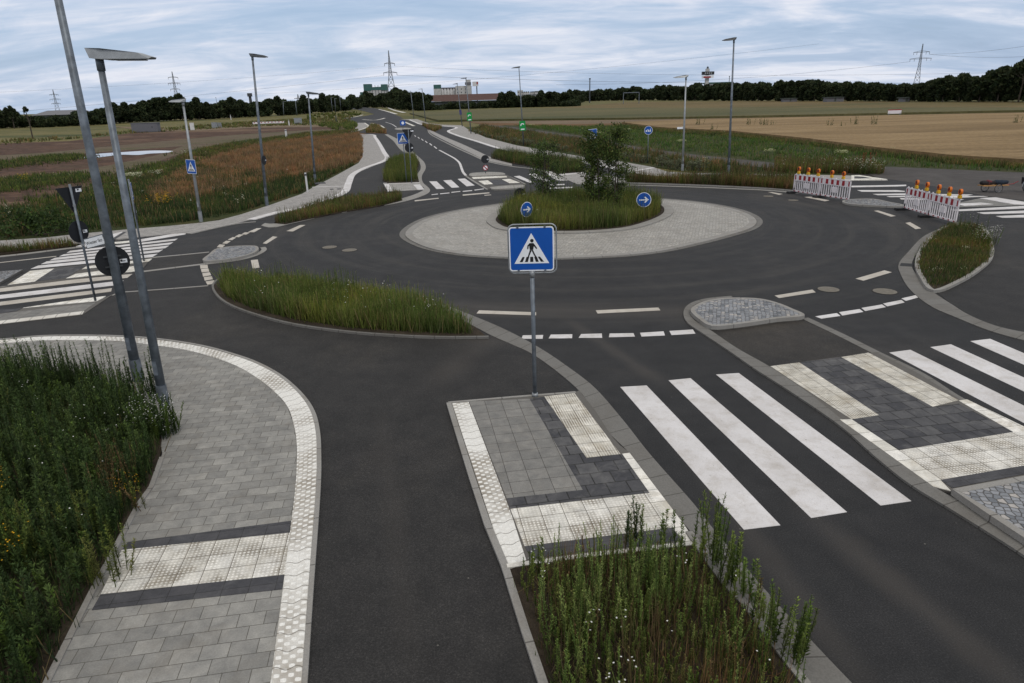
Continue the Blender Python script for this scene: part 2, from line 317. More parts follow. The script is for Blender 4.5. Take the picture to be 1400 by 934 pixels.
# ------------------------------------------------------------------ mesh helpers
def tag(o, label=None, cat=None, group=None, kind=None):
    if label: o['label'] = label
    if cat: o['category'] = cat
    if group: o['group'] = group
    if kind: o['kind'] = kind
    return o
class MB:
    def __init__(s): s.v = []; s.f = []
    def box(s, c, d, M3=None):
        n = len(s.v); c = Vector(c)
        for z in (-1, 1):
            for x, y in ((-1, -1), (1, -1), (1, 1), (-1, 1)):
                p = Vector((x*d[0]/2, y*d[1]/2, z*d[2]/2))
                if M3 is not None: p = M3 @ p
                s.v.append(c+p)
        for f in ((3, 2, 1, 0), (4, 5, 6, 7), (0, 1, 5, 4), (1, 2, 6, 5), (2, 3, 7, 6), (3, 0, 4, 7)): s.f.append([n+i for i in f])
        return s
    def tube(s, pts, rad, k=8, cap=True):
        pts = [Vector(p) for p in pts]
        if not hasattr(rad, '__len__'): rad = [rad]*len(pts)
        rings = []; up = None
        for i, p in enumerate(pts):
            d = (pts[min(i+1, len(pts)-1)]-pts[max(i-1, 0)]).normalized()
            if up is None: up = d.orthogonal().normalized()
            up = (up-d*up.dot(d)).normalized(); sd = d.cross(up); n = len(s.v); rings.append(n)
            for j in range(k):
                a = 2*math.pi*j/k; s.v.append(p+(up*math.cos(a)+sd*math.sin(a))*rad[i])
        for a, b in zip(rings, rings[1:]):
            for j in range(k): s.f.append([a+j, a+(j+1) % k, b+(j+1) % k, b+j])
        if cap: s.f.append([rings[0]+j for j in range(k)][::-1]); s.f.append([rings[-1]+j for j in range(k)])
        return s
    def prism(s, pts, a, b, plane='xy'):    # 2-D outline swept between two levels
        n = len(s.v); k = len(pts)
        mk = (lambda p, h: Vector((p[0], p[1], h))) if plane == 'xy' else (lambda p, h: Vector((p[0], h, p[1])))
        for h in (a, b):
            for p in pts: s.v.append(mk(p, h))
        s.f.append(list(range(n, n+k))[::-1]); s.f.append(list(range(n+k, n+2*k)))
        for i in range(k): s.f.append([n+i, n+(i+1) % k, n+k+(i+1) % k, n+k+i])
        return s
    def disc(s, c, r, a, b, k=28, sx=1.0): return s.prism([(c[0]+r*sx*math.cos(2*math.pi*i/k), c[1]+r*math.sin(2*math.pi*i/k)) for i in range(k)], a, b, 'xz')
    def build(s, name, mat, parent=None, smooth=False, fix=True):
        me = bpy.data.meshes.new(name); me.from_pydata([tuple(v) for v in s.v], [], s.f)
        if fix:
            bm = bmesh.new(); bm.from_mesh(me); bmesh.ops.recalc_face_normals(bm, faces=bm.faces); bm.to_mesh(me); bm.free()
        me.materials.append(mat)
        if smooth:
            for p in me.polygons: p.use_smooth = True
        o = bpy.data.objects.new(name, me); C.objects.link(o); o.parent = parent
        return o
def thing(name, loc, label, cat, group=None, rz=0.0, up=None):
    o = bpy.data.objects.new(name, None); C.objects.link(o); o.location = loc; o.empty_display_size = .3
    q = Quaternion((0, 0, 1), rz)
    if up is not None: q = Vector((0, 0, 1)).rotation_difference(up.normalized()) @ q
    o.rotation_mode = 'QUATERNION'; o.rotation_quaternion = q
    return tag(o, label, cat, group)
def copy_tree(o, parent=None):
    c = o.copy(); C.objects.link(c); c.parent = parent
    for ch in list(o.children): copy_tree(ch, c)
    return c
def catmull(pts, closed=False, sub=6):
    n = len(pts); out = []
    rngi = range(n if closed else n-1)
    for i in rngi:
        if closed: p0, p1, p2, p3 = pts[i-1], pts[i], pts[(i+1) % n], pts[(i+2) % n]
        else: p0, p1, p2, p3 = pts[max(i-1, 0)], pts[i], pts[i+1], pts[min(i+2, n-1)]
        # centripetal
        def tj(a, b, t): return t+max((b-a).length, 1e-5)**.5
        t0 = 0; t1 = tj(p0, p1, t0); t2 = tj(p1, p2, t1); t3 = tj(p2, p3, t2)
        for k in range(sub):
            t = t1+(t2-t1)*k/sub
            A1 = p0*((t1-t)/(t1-t0))+p1*((t-t0)/(t1-t0)) if t1-t0 > .01 else p1
            A2 = p1*((t2-t)/(t2-t1))+p2*((t-t1)/(t2-t1))
            A3 = p2*((t3-t)/(t3-t2))+p3*((t-t2)/(t3-t2)) if t3-t2 > .01 else p2
            B1 = A1*((t2-t)/(t2-t0))+A2*((t-t0)/(t2-t0)); B2 = A2*((t3-t)/(t3-t1))+A3*((t-t1)/(t3-t1))
            out.append(B1*((t2-t)/(t2-t1))+B2*((t-t1)/(t2-t1)))
    if not closed: out.append(pts[-1])
    return out
ZK = [0]
def sheet(name, px, z, mat, smooth=False, bottom=-.03, side=None, world=False, kind='structure'):
    ZK[0] += 1; z += (ZK[0] % 12)*.00022
    pts = [Vector(p) for p in px] if world else [P(u, v, z) for u, v in px]
    pts = [Vector((p.x, p.y, 0)) for p in pts]
    if smooth: pts = catmull(pts, True, 5)
    mb = MB(); n = len(pts)
    for h in (bottom, z):
        for p in pts: mb.v.append(Vector((p.x, p.y, h)))
    mb.f.append(list(range(n, 2*n)))
    for i in range(n): mb.f.append([i, (i+1) % n, n+(i+1) % n, n+i])
    o = mb.build(name, mat)
    if side is not None:
        o.data.materials.append(side)
        for i, p in enumerate(o.data.polygons):
            if len(p.vertices) == 4 and abs(p.normal.z) < .5: p.material_index = 1
    if kind: o['kind'] = kind
    return o
def resample(pts, n):
    d = [0]
    for a, b in zip(pts, pts[1:]): d.append(d[-1]+(b-a).length)
    out = []; j = 0
    for i in range(n):
        t = d[-1]*i/(n-1)
        while j < len(pts)-2 and d[j+1] < t: j += 1
        k = (t-d[j])/max(d[j+1]-d[j], 1e-9); out.append(pts[j].lerp(pts[j+1], k))
    return out
def strip_mesh(name, A, B, z, mat, bottom=-.03):
    n = len(A); me = bpy.data.meshes.new(name); v = []; f = []; uv = []
    L = [0]
    for i in range(1, n): L.append(L[-1]+(((A[i]+B[i])-(A[i-1]+B[i-1]))/2).length)
    for i in range(n):
        for p, h in ((A[i], z), (B[i], z), (A[i], bottom), (B[i], bottom)): v.append((p.x, p.y, h))
    wds = [(A[i]-B[i]).length for i in range(n)]
    for i in range(n-1):
        a = 4*i; b = a+4
        f += [(a, a+1, b+1, b), (a, b, b+2, a+2), (a+1, a+3, b+3, b+1)]
        q = [(L[i], 0), (L[i], wds[i]), (L[i+1], wds[i+1]), (L[i+1], 0)]
        uv += q; uv += [(L[i], 0), (L[i+1], 0), (L[i+1], z-bottom), (L[i], z-bottom)]; uv += [(L[i], 0), (L[i], .1), (L[i+1], .1), (L[i+1], 0)]
    f += [(0, 2, 3, 1), (4*n-4, 4*n-3, 4*n-1, 4*n-2)]; uv += [(0, 0)]*8
    me.from_pydata(v, [], f); ul = me.uv_layers.new(name='UVMap')
    for i, q in enumerate(uv): ul.data[i].uv = q
    bm = bmesh.new(); bm.from_mesh(me); bmesh.ops.recalc_face_normals(bm, faces=bm.faces)
    bm.to_mesh(me); bm.free(); me.materials.append(mat)
    o = bpy.data.objects.new(name, me); C.objects.link(o); o['kind'] = 'structure'
    return o
def band(name, left, right, z, mat, smooth=True):
    ZK[0] += 1; z += (ZK[0] % 12)*.00022
    A = [P(u, v, z) for u, v in left]; B = [P(u, v, z) for u, v in right]
    if smooth: A = catmull(A, False, 8); B = catmull(B, False, 8)
    n = max(len(A), len(B))*2
    return strip_mesh(name, resample(A, n), resample(B, n), z, mat)
def kerb(name, px, w, z, mat, smooth=True, closed=False, bottom=-.03, world=False, off=0.0):
    ZK[0] += 1; z += (ZK[0] % 12)*.00022
    A = [Vector(p) for p in px] if world else [P(u, v, z) for u, v in px]
    A = [Vector((p.x, p.y, 0)) for p in A]
    if smooth: A = catmull(A, closed, 6)
    if closed: A = A+[A[0]]
    Lc, Rc = [], []
    for i, p in enumerate(A):
        a = A[i-1] if i else (A[-2] if closed else A[0]); b = A[i+1] if i < len(A)-1 else (A[1] if closed else A[-1])
        d = (b-a).normalized(); nrm = Vector((-d.y, d.x, 0))
        Lc.append(p+nrm*(w/2+off)); Rc.append(p-nrm*(w/2-off))
    return strip_mesh(name, Lc, Rc, z, mat, bottom)
def quads(name, qs, z, mat):
    mb = MB(); ZK[0] += 1; z += (ZK[0] % 12)*.00022
    for q in qs:
        pts = [P(u, v, z) for u, v in q]
        mb.prism([(p.x, p.y) for p in pts], -.02, z)
    o = mb.build(name, mat); o['kind'] = 'structure'; return o

# ------------------------------------------------------------------ ground, fields
G = MB(); G.prism([(-3500, -60), (3500, -60), (3500, 6000), (-3500, 6000)], -1.0, -.10)
o = G.build('ground', M['meadow']); o['kind'] = 'structure'
def fld(name, px, z, mat, **k): return sheet(name, px, z, mat, bottom=-.2, **k)
# left: meadow strip, bare dirt, weedy verge, reddish sorrel
fld('bare_dirt', [(-300, 205), (0, 196), (95, 193), (180, 182), (300, 176), (350, 173), (450, 174), (492, 172), (491, 184), (350, 210), (200, 262), (120, 320), (0, 335), (-300, 350)], -.075, M['dirt'])
fld('verge_ground', [(-300, 300), (-50, 285), (60, 280), (140, 262), (190, 238), (260, 205), (330, 192), (420, 180), (492, 176), (494, 186), (496, 214), (490, 224), (463, 239), (425, 259), (413, 266), (370, 281), (330, 294), (275, 305), (230, 310), (105, 321), (0, 330), (-300, 345)], -.06, M['weedground'])
fld('reddish_meadow', [(150, 262), (200, 246), (260, 215), (310, 198), (360, 192), (420, 184), (490, 180), (496, 188), (497, 214), (488, 222), (440, 240), (390, 245), (330, 255), (270, 272), (200, 285)], -.05, M['rumex'], smooth=True)
fld('pale_track', [(-60, 216), (60, 209), (150, 200), (300, 186), (420, 178), (480, 176), (480, 179), (400, 184), (300, 197), (235, 214), (190, 230), (130, 243), (60, 250), (0, 254), (-60, 258), (-60, 250), (60, 240), (150, 226), (215, 212), (250, 200), (150, 207), (60, 215), (-60, 222)], -.068, M['dirt_pale'])
fld('puddle', [(92, 217), (112, 215.6), (122, 213.5), (135, 213), (132, 210.5), (160, 208.5), (205, 206), (236, 206.6), (226, 209), (205, 210), (190, 211.8), (165, 211.6), (148, 213.6), (128, 215.8)], -.045, M['water'], smooth=True)
fld('dirt_track', [(150, 172.5), (260, 177), (295, 175), (345, 173), (400, 171), (470, 171), (480, 173), (400, 174), (345, 175), (260, 179.5), (200, 179)], -.04, M['stubble'])
# right: crops
fld('tan_field', [(780, 146), (860, 139.5), (1050, 138), (1400, 139.5), (1700, 142), (1700, 155), (1400, 152), (1050, 150), (860, 149), (700, 149)], -.07, M['crop_tan'])
fld('bare_strip', [(600, 164), (700, 163), (900, 160), (1400, 153), (1700, 156), (1700, 162), (1400, 158), (1050, 164), (950, 166), (860, 170), (760, 172), (680, 170)], -.06, M['stubble'])
fld('dark_margin', [(640, 167), (760, 170), (880, 168), (920, 178), (860, 180), (760, 178), (690, 175)], -.055, M['rumex'])
fld('green_verge_ground', [(690, 171), (760, 174), (860, 172), (950, 178), (1100, 193), (1210, 207), (1400, 224), (1700, 246), (1700, 262), (1400, 237), (1215, 228), (1165, 240), (1050, 240), (950, 236), (850, 222), (780, 211), (700, 199), (640, 180)], -.05, M['weedground'])
fld('farm_track', [(655, 170), (700, 173.5), (793, 186), (850, 197), (888, 204), (955, 212), (1060, 223), (1205, 236), (1205, 242), (1060, 231), (955, 218.5), (888, 208), (850, 202), (793, 191), (700, 177), (655, 172)], -.035, M['track'])

def slab(name, px, h, mat, label=None):     # a standing crop: a low block with its top at crop height
    pts = [P(u, v, -.1) for u, v in px]
    mb = MB(); mb.prism([(p.x, p.y) for p in pts], -.15, h)
    o = mb.build(name, mat); o['kind'] = 'stuff'; tag(o, label, 'crop'); return o
slab('green_crop', [(560, 156), (700, 149.5), (860, 149), (1050, 149.5), (1400, 150), (1700, 153), (1700, 157), (1400, 154), (1050, 161), (860, 164), (700, 165.5), (600, 167)], .4, M['crop_green'], 'band of low green crop between tan field and bare strip')
slab('wheat_field', [(850, 170.5), (950, 166.5), (1050, 164.5), (1400, 158), (1700, 160), (1700, 250), (1400, 228), (1300, 221), (1200, 209.5), (1100, 195), (1000, 184), (900, 178)], .4, M['wheat'], 'golden ripe wheat field right of the roundabout')

# ------------------------------------------------------------------ asphalt
sheet('asphalt_road', [(-320, 366), (0, 350), (105, 337), (205, 322), (250, 318), (325, 305), (343, 300), (412, 285), (470, 264), (483, 239), (520, 223), (529, 217), (525, 208), (508, 184), (491, 181), (504, 174),
     (500, 169), (548, 163.5), (560, 163.4), (579, 170.5), (623, 174.5), (613, 179), (650, 192), (700, 207), (793, 221), (853, 232), (905, 241), (1050, 246), (1213, 246), (1215, 229), (1400, 236), (1750, 266),
     (1900, 700), (1900, 1500), (-320, 1500), (-320, 900)], 0, M['asphalt'])
sheet('far_road', [(468, 147), (500, 146.5), (520, 149), (532, 153), (548, 160), (553, 164), (500, 170), (484, 168), (470, 162), (497, 159), (512, 156), (494, 151)], 0, M['asphalt'])
# cycle lane on the near side, browner asphalt
PATH_OUT = [(-330, 480), (-150, 472), (0, 465), (50, 460.6), (100, 459.6), (163, 460.6), (215.5, 464.6), (275.7, 474), (321, 486.4), (350, 497), (382.6, 515), (410, 540), (425, 563), (431.5, 590), (433, 625), (432, 664), (421, 808), (412, 934), (403, 1060)]
PATH_IN = [(-330, 484.5), (-150, 476.5), (0, 469.5), (50, 465.5), (100, 464.6), (165.4, 466.3), (205, 471), (250.6, 477.5), (288, 487), (321, 499), (350, 515.5), (375, 535), (392.6, 555), (401.4, 580), (405.6, 605), (405.5, 640), (404, 664), (389, 786), (369.7, 934), (352, 1060)]
lane = [(u, v-1) for u, v in PATH_OUT] + [(800, 1060), (742, 934), (693, 773), (612.5, 550), (787, 536), (755, 503), (722, 480), (700, 468), (668, 458), (600, 458), (560, 458), (480, 452), (400, 441), (340, 425), (300, 408), (290, 391), (215, 396), (165, 399.5), (152, 404), (113, 430), (0, 443), (-150, 460), (-330, 474)]
sheet('cycle_lane', lane, .006, M['asphalt_lane'])
sheet('far_cycle_lane', [(343, 301), (412, 286), (450, 276), (470, 264), (483, 239), (520, 223), (529, 217), (525, 208), (508, 184), (531, 184), (545, 198), (556, 209), (540, 216), (525, 224), (519, 246), (527, 262), (565, 260), (582, 258), (585, 262), (548, 269), (470, 272), (420, 281), (378, 302)], .006, M['asphalt_lane'])
sheet('far_cycle_lane', [(560, 164), (579, 171), (600, 176), (613, 179.5), (650, 192), (700, 208), (793, 222), (853, 233), (905, 242), (905, 247), (857, 247), (800, 236), (797, 224), (740, 214), (680, 206), (672, 212), (632, 196), (600, 180), (594, 178), (575, 172)], .006, M['asphalt_lane'])
sheet('right_lane', [(1298, 308), (1330, 304), (1400, 300), (1750, 330), (1850, 640), (1500, 520), (1393, 457), (1340, 440), (1300, 415), (1277, 397), (1313, 383), (1341, 366), (1355, 345), (1345, 313)], .006, M['asphalt_lane'])
sheet('track_junction', [(1165, 229), (1215, 228), (1400, 236), (1750, 262), (1750, 300), (1400, 274), (1350, 268), (1250, 250), (1200, 243)], .004, M['track'])
sheet('median_asphalt', [(950, 436), (1000, 446), (1062, 439), (1100, 434), (1130, 446), (1200, 482), (1045, 503), (1010, 485), (975, 455)], .006, M['asphalt_mid'])
sheet('median_asphalt', [(196, 371), (273, 362), (284, 360), (276, 356), (286, 345), (208, 353)], .006, M['asphalt_mid'])
# roundabout: truck apron, inner ramp, planted island
APR = [(555, 320), (575, 334), (600, 341.5), (640, 347.7), (693, 351), (735, 352.3), (776, 352), (850, 348.5), (900, 343), (950, 332.7), (1000, 319.7), (1025, 311.4), (1033.5, 302.6), (1025, 293.9), (1000, 285), (950, 276.3), (900, 272), (850, 269.5), (800, 269.5), (740, 272), (675, 280.5), (640, 285.6), (600, 294), (575, 302.6)]
sheet('truck_apron', APR, .05, M['apron'], smooth=True, side=M['kerb'])
kerb('apron_kerb', APR, .30, .055, M['kerb'], closed=True, off=.12)
kerb('apron_gutter', APR, .24, .012, M['gutter'], closed=True, off=-.16)
ISL = [(678, 301), (683, 306), (693, 310.5), (725, 314.5), (762, 315.6), (800, 315), (850, 311), (882, 303), (903, 294), (908, 288), (904, 281), (885, 276), (850, 272.5), (800, 271.5), (740, 275), (700, 284), (683, 293)]
RMP = [(663, 299), (668, 308), (685, 315), (720, 320), (762, 321.5), (800, 321), (852, 317), (890, 307), (915, 297), (923, 289), (917, 280), (890, 273.5), (850, 270.5), (800, 269.8), (735, 273), (690, 281), (668, 291)]
kerb('island_ramp', ISL, .42, .105, M['kerb'], closed=True, off=-.22)
sheet('island_bed', ISL, .11, M['soil'], smooth=True, side=M['kerb'])

# ------------------------------------------------------------------ near left footpath
pathpoly = PATH_IN[::-1] + [(-330, 700), (-200, 900), (-60, 1060)]
pathpoly = [(u, v) for u, v in PATH_IN] + [(40, 1060), (20, 1000), (62.7, 934), (128.6, 802), (189.6, 688), (207, 664), (222, 620), (212, 570), (185, 545), (140, 520), (95, 508), (0, 502), (-330, 500)]
sheet('footpath', pathpoly, .035, M['paver'])
band('guidance_strip', PATH_OUT, PATH_IN, .042, M['wavy'])
kerb('kerb', [(u+3, v) if v > 520 else (u+1, v-1.5) for u, v in PATH_OUT], .07, .038, M['kerb'])
kerb('kerb', [(221, 624), (217, 636), (207, 664), (189.6, 688), (128.6, 802), (62.7, 934), (10, 1040)], .07, .055, M['kerb'], smooth=False)
quads('anthracite_strip', [[(175, 741), (397.6, 712), (396.3, 728.3), (166.5, 751.8)], [(137.6, 812.5), (389, 785.5), (385.7, 805.4), (125.4, 834)]], .040, M['paver_dark'])
quads('stud_tiles', [[(166.5, 751.8), (396.3, 728.3), (389, 785.5), (137.6, 812.5)]], .041, M['studs'])

# ------------------------------------------------------------------ near crossing island, left of the main lane
sheet('waiting_area', [(612.5, 549.7), (786.7, 535.8), (791.7, 534), (804, 549), (815, 563), (826, 581), (837, 597), (848, 609), (861, 619), (933, 714), (955, 745), (693.6, 774)], .03, M['kerb'])
quads('grey_paving', [[(641.4, 549), (724, 545.2), (796.7, 669.7), (692.7, 681.3)]], .036, M['paver_plain'])
quads('anthracite_paving', [[(724, 545.5), (744, 542.5), (801.8, 626), (850.6, 621), (888, 673.7), (697.7, 695.5), (692.7, 681.3), (796.7, 669.7)]], .036, M['paver_dark_sq'])
quads('rib_tiles', [[(744, 542), (785.5, 537.5), (848, 620.4), (801.8, 625.6)]], .037, M['ribs'])
quads('stud_tiles', [[(697.7, 695.5), (888, 673.7), (918.5, 721), (717, 746.5)]], .0365, M['studs'])
quads('pale_border', [[(850.6, 620.4), (860.7, 619), (933, 714), (953, 744), (940, 744), (918.5, 721), (888, 673.7)]], .0368, M['tile'])
quads('anthracite_strip', [[(717, 747), (918.5, 722), (932, 738), (727, 763)]], .037, M['paver_dark'])
band('guidance_strip', [(618, 551.4), (671.4, 714), (692, 773)], [(640.6, 549.4), (702.8, 713), (719.5, 766)], .04, M['wavy'], smooth=False)
kerb('kerb', [(613.5, 550), (644, 648), (666.5, 716), (690, 772), (718, 860), (743, 934), (775, 1030)], .09, .05, M['kerb'], smooth=False)
kerb('kerb', [(612.5, 550), (700, 542.5), (787, 535.8)], .06, .045, M['kerb'], smooth=False)
kerb('kerb', [(692, 773.5), (800, 759), (953, 741.5)], .07, .05, M['kerb_pale'], smooth=False)
# gutter along the lane, from the near bed up to the roundabout
GO = [(500, 396), (560, 405), (610, 418), (640, 429), (660, 437), (685.5, 448), (715.5, 463), (745, 480), (773, 499), (810.5, 527.6), (850.6, 572.7), (888, 620), (950, 690.5), (967, 712.7), (1019, 774.8), (1066, 828.5), (1120, 887), (1165, 934), (1260, 1030)]
GI = [(498, 400), (555, 411), (600, 424), (628, 436), (650, 447), (672, 458.5), (700.5, 471), (722.8, 481), (755.4, 503), (791.7, 534), (813, 562.7), (833, 592), (860, 619), (933, 714), (942, 724), (989, 791.6), (1022.6, 828.5), (1069.6, 892), (1103, 934), (1180, 1030)]
band('gutter', GO, GI, .014, M['gutter'])
kerb('kerb', [(942, 726), (989, 792), (1022.6, 829), (1069.6, 892), (1103, 934), (1180, 1030)], .09, .06, M['kerb'])
# grass island on the left of the roundabout
BEDC = [(292, 389), (296, 402), (310, 413), (340, 425), (400, 441), (480, 452), (560, 457.5), (610, 459), (664, 459), (650, 447), (628, 437), (600, 425), (555, 412), (498, 401), (420, 391), (350, 384), (305, 383)]
sheet('bed_ground', BEDC, .045, M['soil'], side=M['gutter'])
kerb('kerb', [(298, 381), (291, 389), (296, 402), (310, 413.5), (340, 426), (400, 442), (480, 453), (560, 458.5), (610, 460), (668, 459.6)], .065, .06, M['gutter'])
kerb('kerb', [(285, 390.5), (215, 396), (165, 399.5), (152, 404)], .10, .012, M['kerb'], smooth=False)
# bed in front of the crossing island
BEDB = [(697, 778), (727, 768), (937, 743), (943, 740), (989, 797), (1022, 836), (1069, 900), (1100, 942), (1190, 1060), (790, 1060), (744, 934), (720, 850)]
sheet('bed_ground', BEDB, .04, M['soil'])
BEDA = [(-330, 503), (0, 503), (95, 509), (140, 521), (185, 546), (212, 571), (221, 600), (217, 634), (204, 664), (187, 688), (126, 802), (60, 934), (5, 1060), (-330, 1060)]
sheet('bed_ground', BEDA, .05, M['soil'])

# ------------------------------------------------------------------ zebra stripes of the near lane, and the refuge on its right
quads('zebra_crossing', [[(848, 529), (884, 527), (1067, 718), (1017, 724)], [(914, 520), (944, 517), (1158, 700), (1109, 708)], [(979, 512), (1010, 510), (1246, 685), (1204, 691)]], .005, M['white'])
quads('zebra_crossing', [[(1216, 482), (1244.6, 478.2), (1480, 594), (1455, 607)], [(1272, 474.6), (1300, 470.7), (1540, 580), (1516, 590)], [(1326.8, 466.4), (1353.6, 463.2), (1600, 568), (1580, 578)]], .005, M['white'])
sheet('refuge_paving', [(1042, 502), (1198, 481.5), (1257, 511), (1314, 547), (1400, 589), (1520, 650), (1520, 690), (1400, 711), (1302, 673), (1275, 666), (1212, 620), (1148, 574), (1100, 541)], .03, M['kerb'])
quads('rib_tiles', [[(1053.6, 500.7), (1092.9, 495.4), (1201.8, 567.5), (1164.3, 573.2)], [(1150, 488.2), (1187.5, 482.1), (1310.7, 547.1), (1275, 556)]], .036, M['ribs'])
quads('anthracite_paving', [[(1092.9, 495.4), (1150, 488.2), (1275, 556), (1310.7, 551.8), (1385.7, 590.7), (1228.6, 615.7), (1164.3, 573.2), (1201.8, 567.5)]], .0362, M['paver_dark_sq'])
quads('stud_tiles', [[(1228.6, 615.7), (1385.7, 590.7), (1520, 572), (1520, 612), (1400, 636.4), (1285.7, 656)]], .0364, M['studs'])
quads('pale_border', [[(1148.2, 573.6), (1164.3, 573.2), (1228.6, 615.7), (1285.7, 656), (1300, 671), (1276, 665), (1212, 619)]], .0366, M['tile'])
quads('pale_border', [[(1310.7, 547.5), (1322, 546), (1400, 583), (1520, 645), (1510, 655), (1385.7, 590.7)]], .0358, M['tile'])
quads('anthracite_strip', [[(1285.7, 656), (1400, 636.4), (1520, 612), (1520, 626), (1400, 648), (1302, 667)]], .0362, M['paver_dark'])
def raised(name, px, h, mat, side, label=None):
    pts = [P(u, v, h) for u, v in px]; pts = catmull([Vector((p.x, p.y, 0)) for p in pts], True, 4) if len(px) > 8 else pts
    o = sheet(name, [(p.x, p.y, 0) for p in pts], h, mat, side=side, world=True)
    kerb('kerb', [(p.x, p.y, 0) for p in pts], .11, h+.004, M['kerb'], smooth=False, closed=True, world=True, bottom=h-.09, off=.05 if area(pts) > 0 else -.05)
    return o
def area(p): return sum(p[i].x*p[(i+1) % len(p)].y-p[(i+1) % len(p)].x*p[i].y for i in range(len(p)))
raised('cobbled_island', [(944.7, 425), (947, 420), (960, 413), (980, 408.5), (1010, 407), (1040, 408.5), (1063, 414), (1083, 422), (1100, 431), (1062, 435.5), (1010, 443), (973, 445.5), (955, 435.5)], .12, M['cobble'], M['gutter'])
raised('cobbled_island', [(1302, 669), (1400, 651), (1560, 620), (1560, 830), (1400, 735), (1350, 702)], .13, M['cobble'], M['gutter'])
raised('cobbled_island', [(277.5, 356), (286, 347.5), (297.7, 339.5), (320.3, 336.5), (347.9, 336), (353.4, 339), (350.4, 344), (340.4, 348), (320.3, 353), (290, 356.5)], .1, M['cobble'], M['gutter'])
raised('cobbled_island', [(1151.5, 275), (1160, 272.7), (1178, 271.8), (1195, 272), (1215.4, 276), (1236, 280.5), (1225, 282), (1190, 280.7), (1160, 278.5)], .08, M['cobble'], M['gutter'])
sheet('cobbled_island', [(-200, 378), (0, 371), (31, 368.5), (0, 386), (-200, 420)], .07, M['cobble'], side=M['kerb'])
MG_L = [(1000, 404.5), (965, 408), (945, 414), (935, 424), (939, 440), (960, 455), (996, 479), (1032, 504), (1079, 534), (1150, 583), (1200, 627), (1243, 661), (1305, 699), (1397, 757), (1560, 870)]
band('gutter', MG_L, [(1002, 406.5), (968, 410.5), (951, 416), (944, 425), (949, 437), (968, 449), (1008, 476), (1052, 501), (1105, 537), (1150, 572), (1212, 616), (1275, 664), (1320, 690), (1408, 746), (1575, 852)], .033, M['gutter'])
kerb('gutter', [(1100, 434.6), (1150, 458), (1196, 481), (1257, 511), (1314, 547), (1400, 588), (1560, 660)], .2, .013, M['gutter'])
# right-hand bed with kerb and gutter
EO = [(1560, 500), (1400, 465), (1353.6, 452), (1305.6, 433), (1275.6, 420), (1245.5, 397), (1231.7, 375.4), (1228.5, 361.7), (1243, 343), (1263, 323), (1284, 313), (1312, 303)]
EI = [(1560, 478), (1400, 454), (1364, 446), (1328, 432), (1300.6, 415.5), (1275.6, 399), (1258, 381), (1247, 365.4), (1251, 350.4), (1268, 333), (1283, 320), (1312, 307)]
band('gutter', EO, EI, .014, M['gutter'])
BEDF = [(1298, 308.5), (1323, 307), (1343, 312), (1354, 330), (1355, 350), (1340.7, 365), (1313, 382.5), (1277, 396), (1260.5, 378), (1254, 360), (1260, 340), (1278, 320)]
sheet('bed_ground', BEDF, .07, M['soil'], smooth=True, side=M['kerb'])
kerb('kerb', BEDF, .12, .085, M['kerb'], closed=True)
quads('road_marking', [[(1232, 359.5), (1248, 360.5), (1247, 364.5), (1230, 363.5)]], .02, M['rubber'])

# ------------------------------------------------------------------ painted lines of the roundabout
z4 = lambda l, ox, oy, s: [[(ox+x/s, oy+y/s) for x, y in q] for q in l]
mk = []
mk += z4([[(635, 330), (655, 333), (715, 295), (690, 292)], [(765, 263), (800, 265), (868, 230), (840, 230)], [(570, 422), (608, 418), (618, 462), (580, 467)]], 200, 250, 3.99)
mk += [[(651.6, 428.5), (655, 424.3), (733, 427), (733, 431)], [(814.5, 424.3), (900, 420.5), (903, 424.3), (817, 428.5)]]
mk += z4([[(835, 615), (1040, 582), (1058, 597), (858, 628)]], 850, 250, 3.99)
mk += z4([[(478, 722), (635, 677), (675, 687), (520, 733)], [(578, 352), (600, 350), (697, 380), (670, 384)], [(750, 418), (775, 414), (835, 448), (805, 452)], [(198, 277), (230, 275), (335, 295), (310, 300)], [(0, 250), (20, 250), (80, 260), (60, 265)]], 1050, 200, 3.99)
mk += z4([[(865, 893), (995, 880), (997, 884), (866, 899)], [(1127, 862), (1272, 850), (1274, 855), (1128, 868)], [(1245, 864), (1282, 862), (1284, 865), (1247, 868)]], 350, 50, 3.99)
quads('road_marking', mk, .005, M['cream'])
ys = z4([[(850, 850), (857, 832), (968, 830), (965, 850)], [(998, 848), (1010, 828), (1127, 826), (1126, 847)], [(1162, 845), (1175, 825), (1288, 822), (1290, 845)]], 500, 250, 3.99)
ys += [[(832.5, 461), (833.5, 456), (866, 455.5), (868, 460)]]
ys += z4([[(100, 818), (228, 810), (236, 832), (108, 838)], [(260, 808), (388, 800), (402, 822), (272, 830)]], 850, 250, 3.99)
ys += z4([[(258, 928), (375, 910), (395, 925), (290, 940)], [(388, 905), (500, 888), (520, 903), (405, 923)], [(510, 882), (622, 863), (643, 877), (530, 898)], [(628, 858), (728, 838), (745, 852), (650, 873)], [(728, 830), (815, 810), (835, 820), (752, 843)]], 1050, 200, 3.99)
ys += z4([[(0, 668), (68, 660), (70, 666), (0, 674)], [(90, 658), (190, 648), (192, 655), (92, 665)], [(210, 642), (305, 632), (307, 639), (212, 650)], [(330, 632), (430, 622), (433, 630), (333, 640)], [(455, 618), (555, 605), (558, 612), (458, 626)]], 590, 180, 7.78)
quads('yield_line', ys, .005, M['white'])
yb = z4([[(385, 350), (415, 352), (430, 338), (400, 336)], [(415, 330), (440, 332), (460, 318), (435, 316)], [(445, 310), (468, 312), (490, 298), (472, 296)], [(482, 294), (505, 296), (530, 283), (506, 281)], [(520, 280), (545, 282), (565, 271), (538, 270)], [(555, 268), (588, 269), (628, 247), (602, 248)]], 200, 250, 3.99)
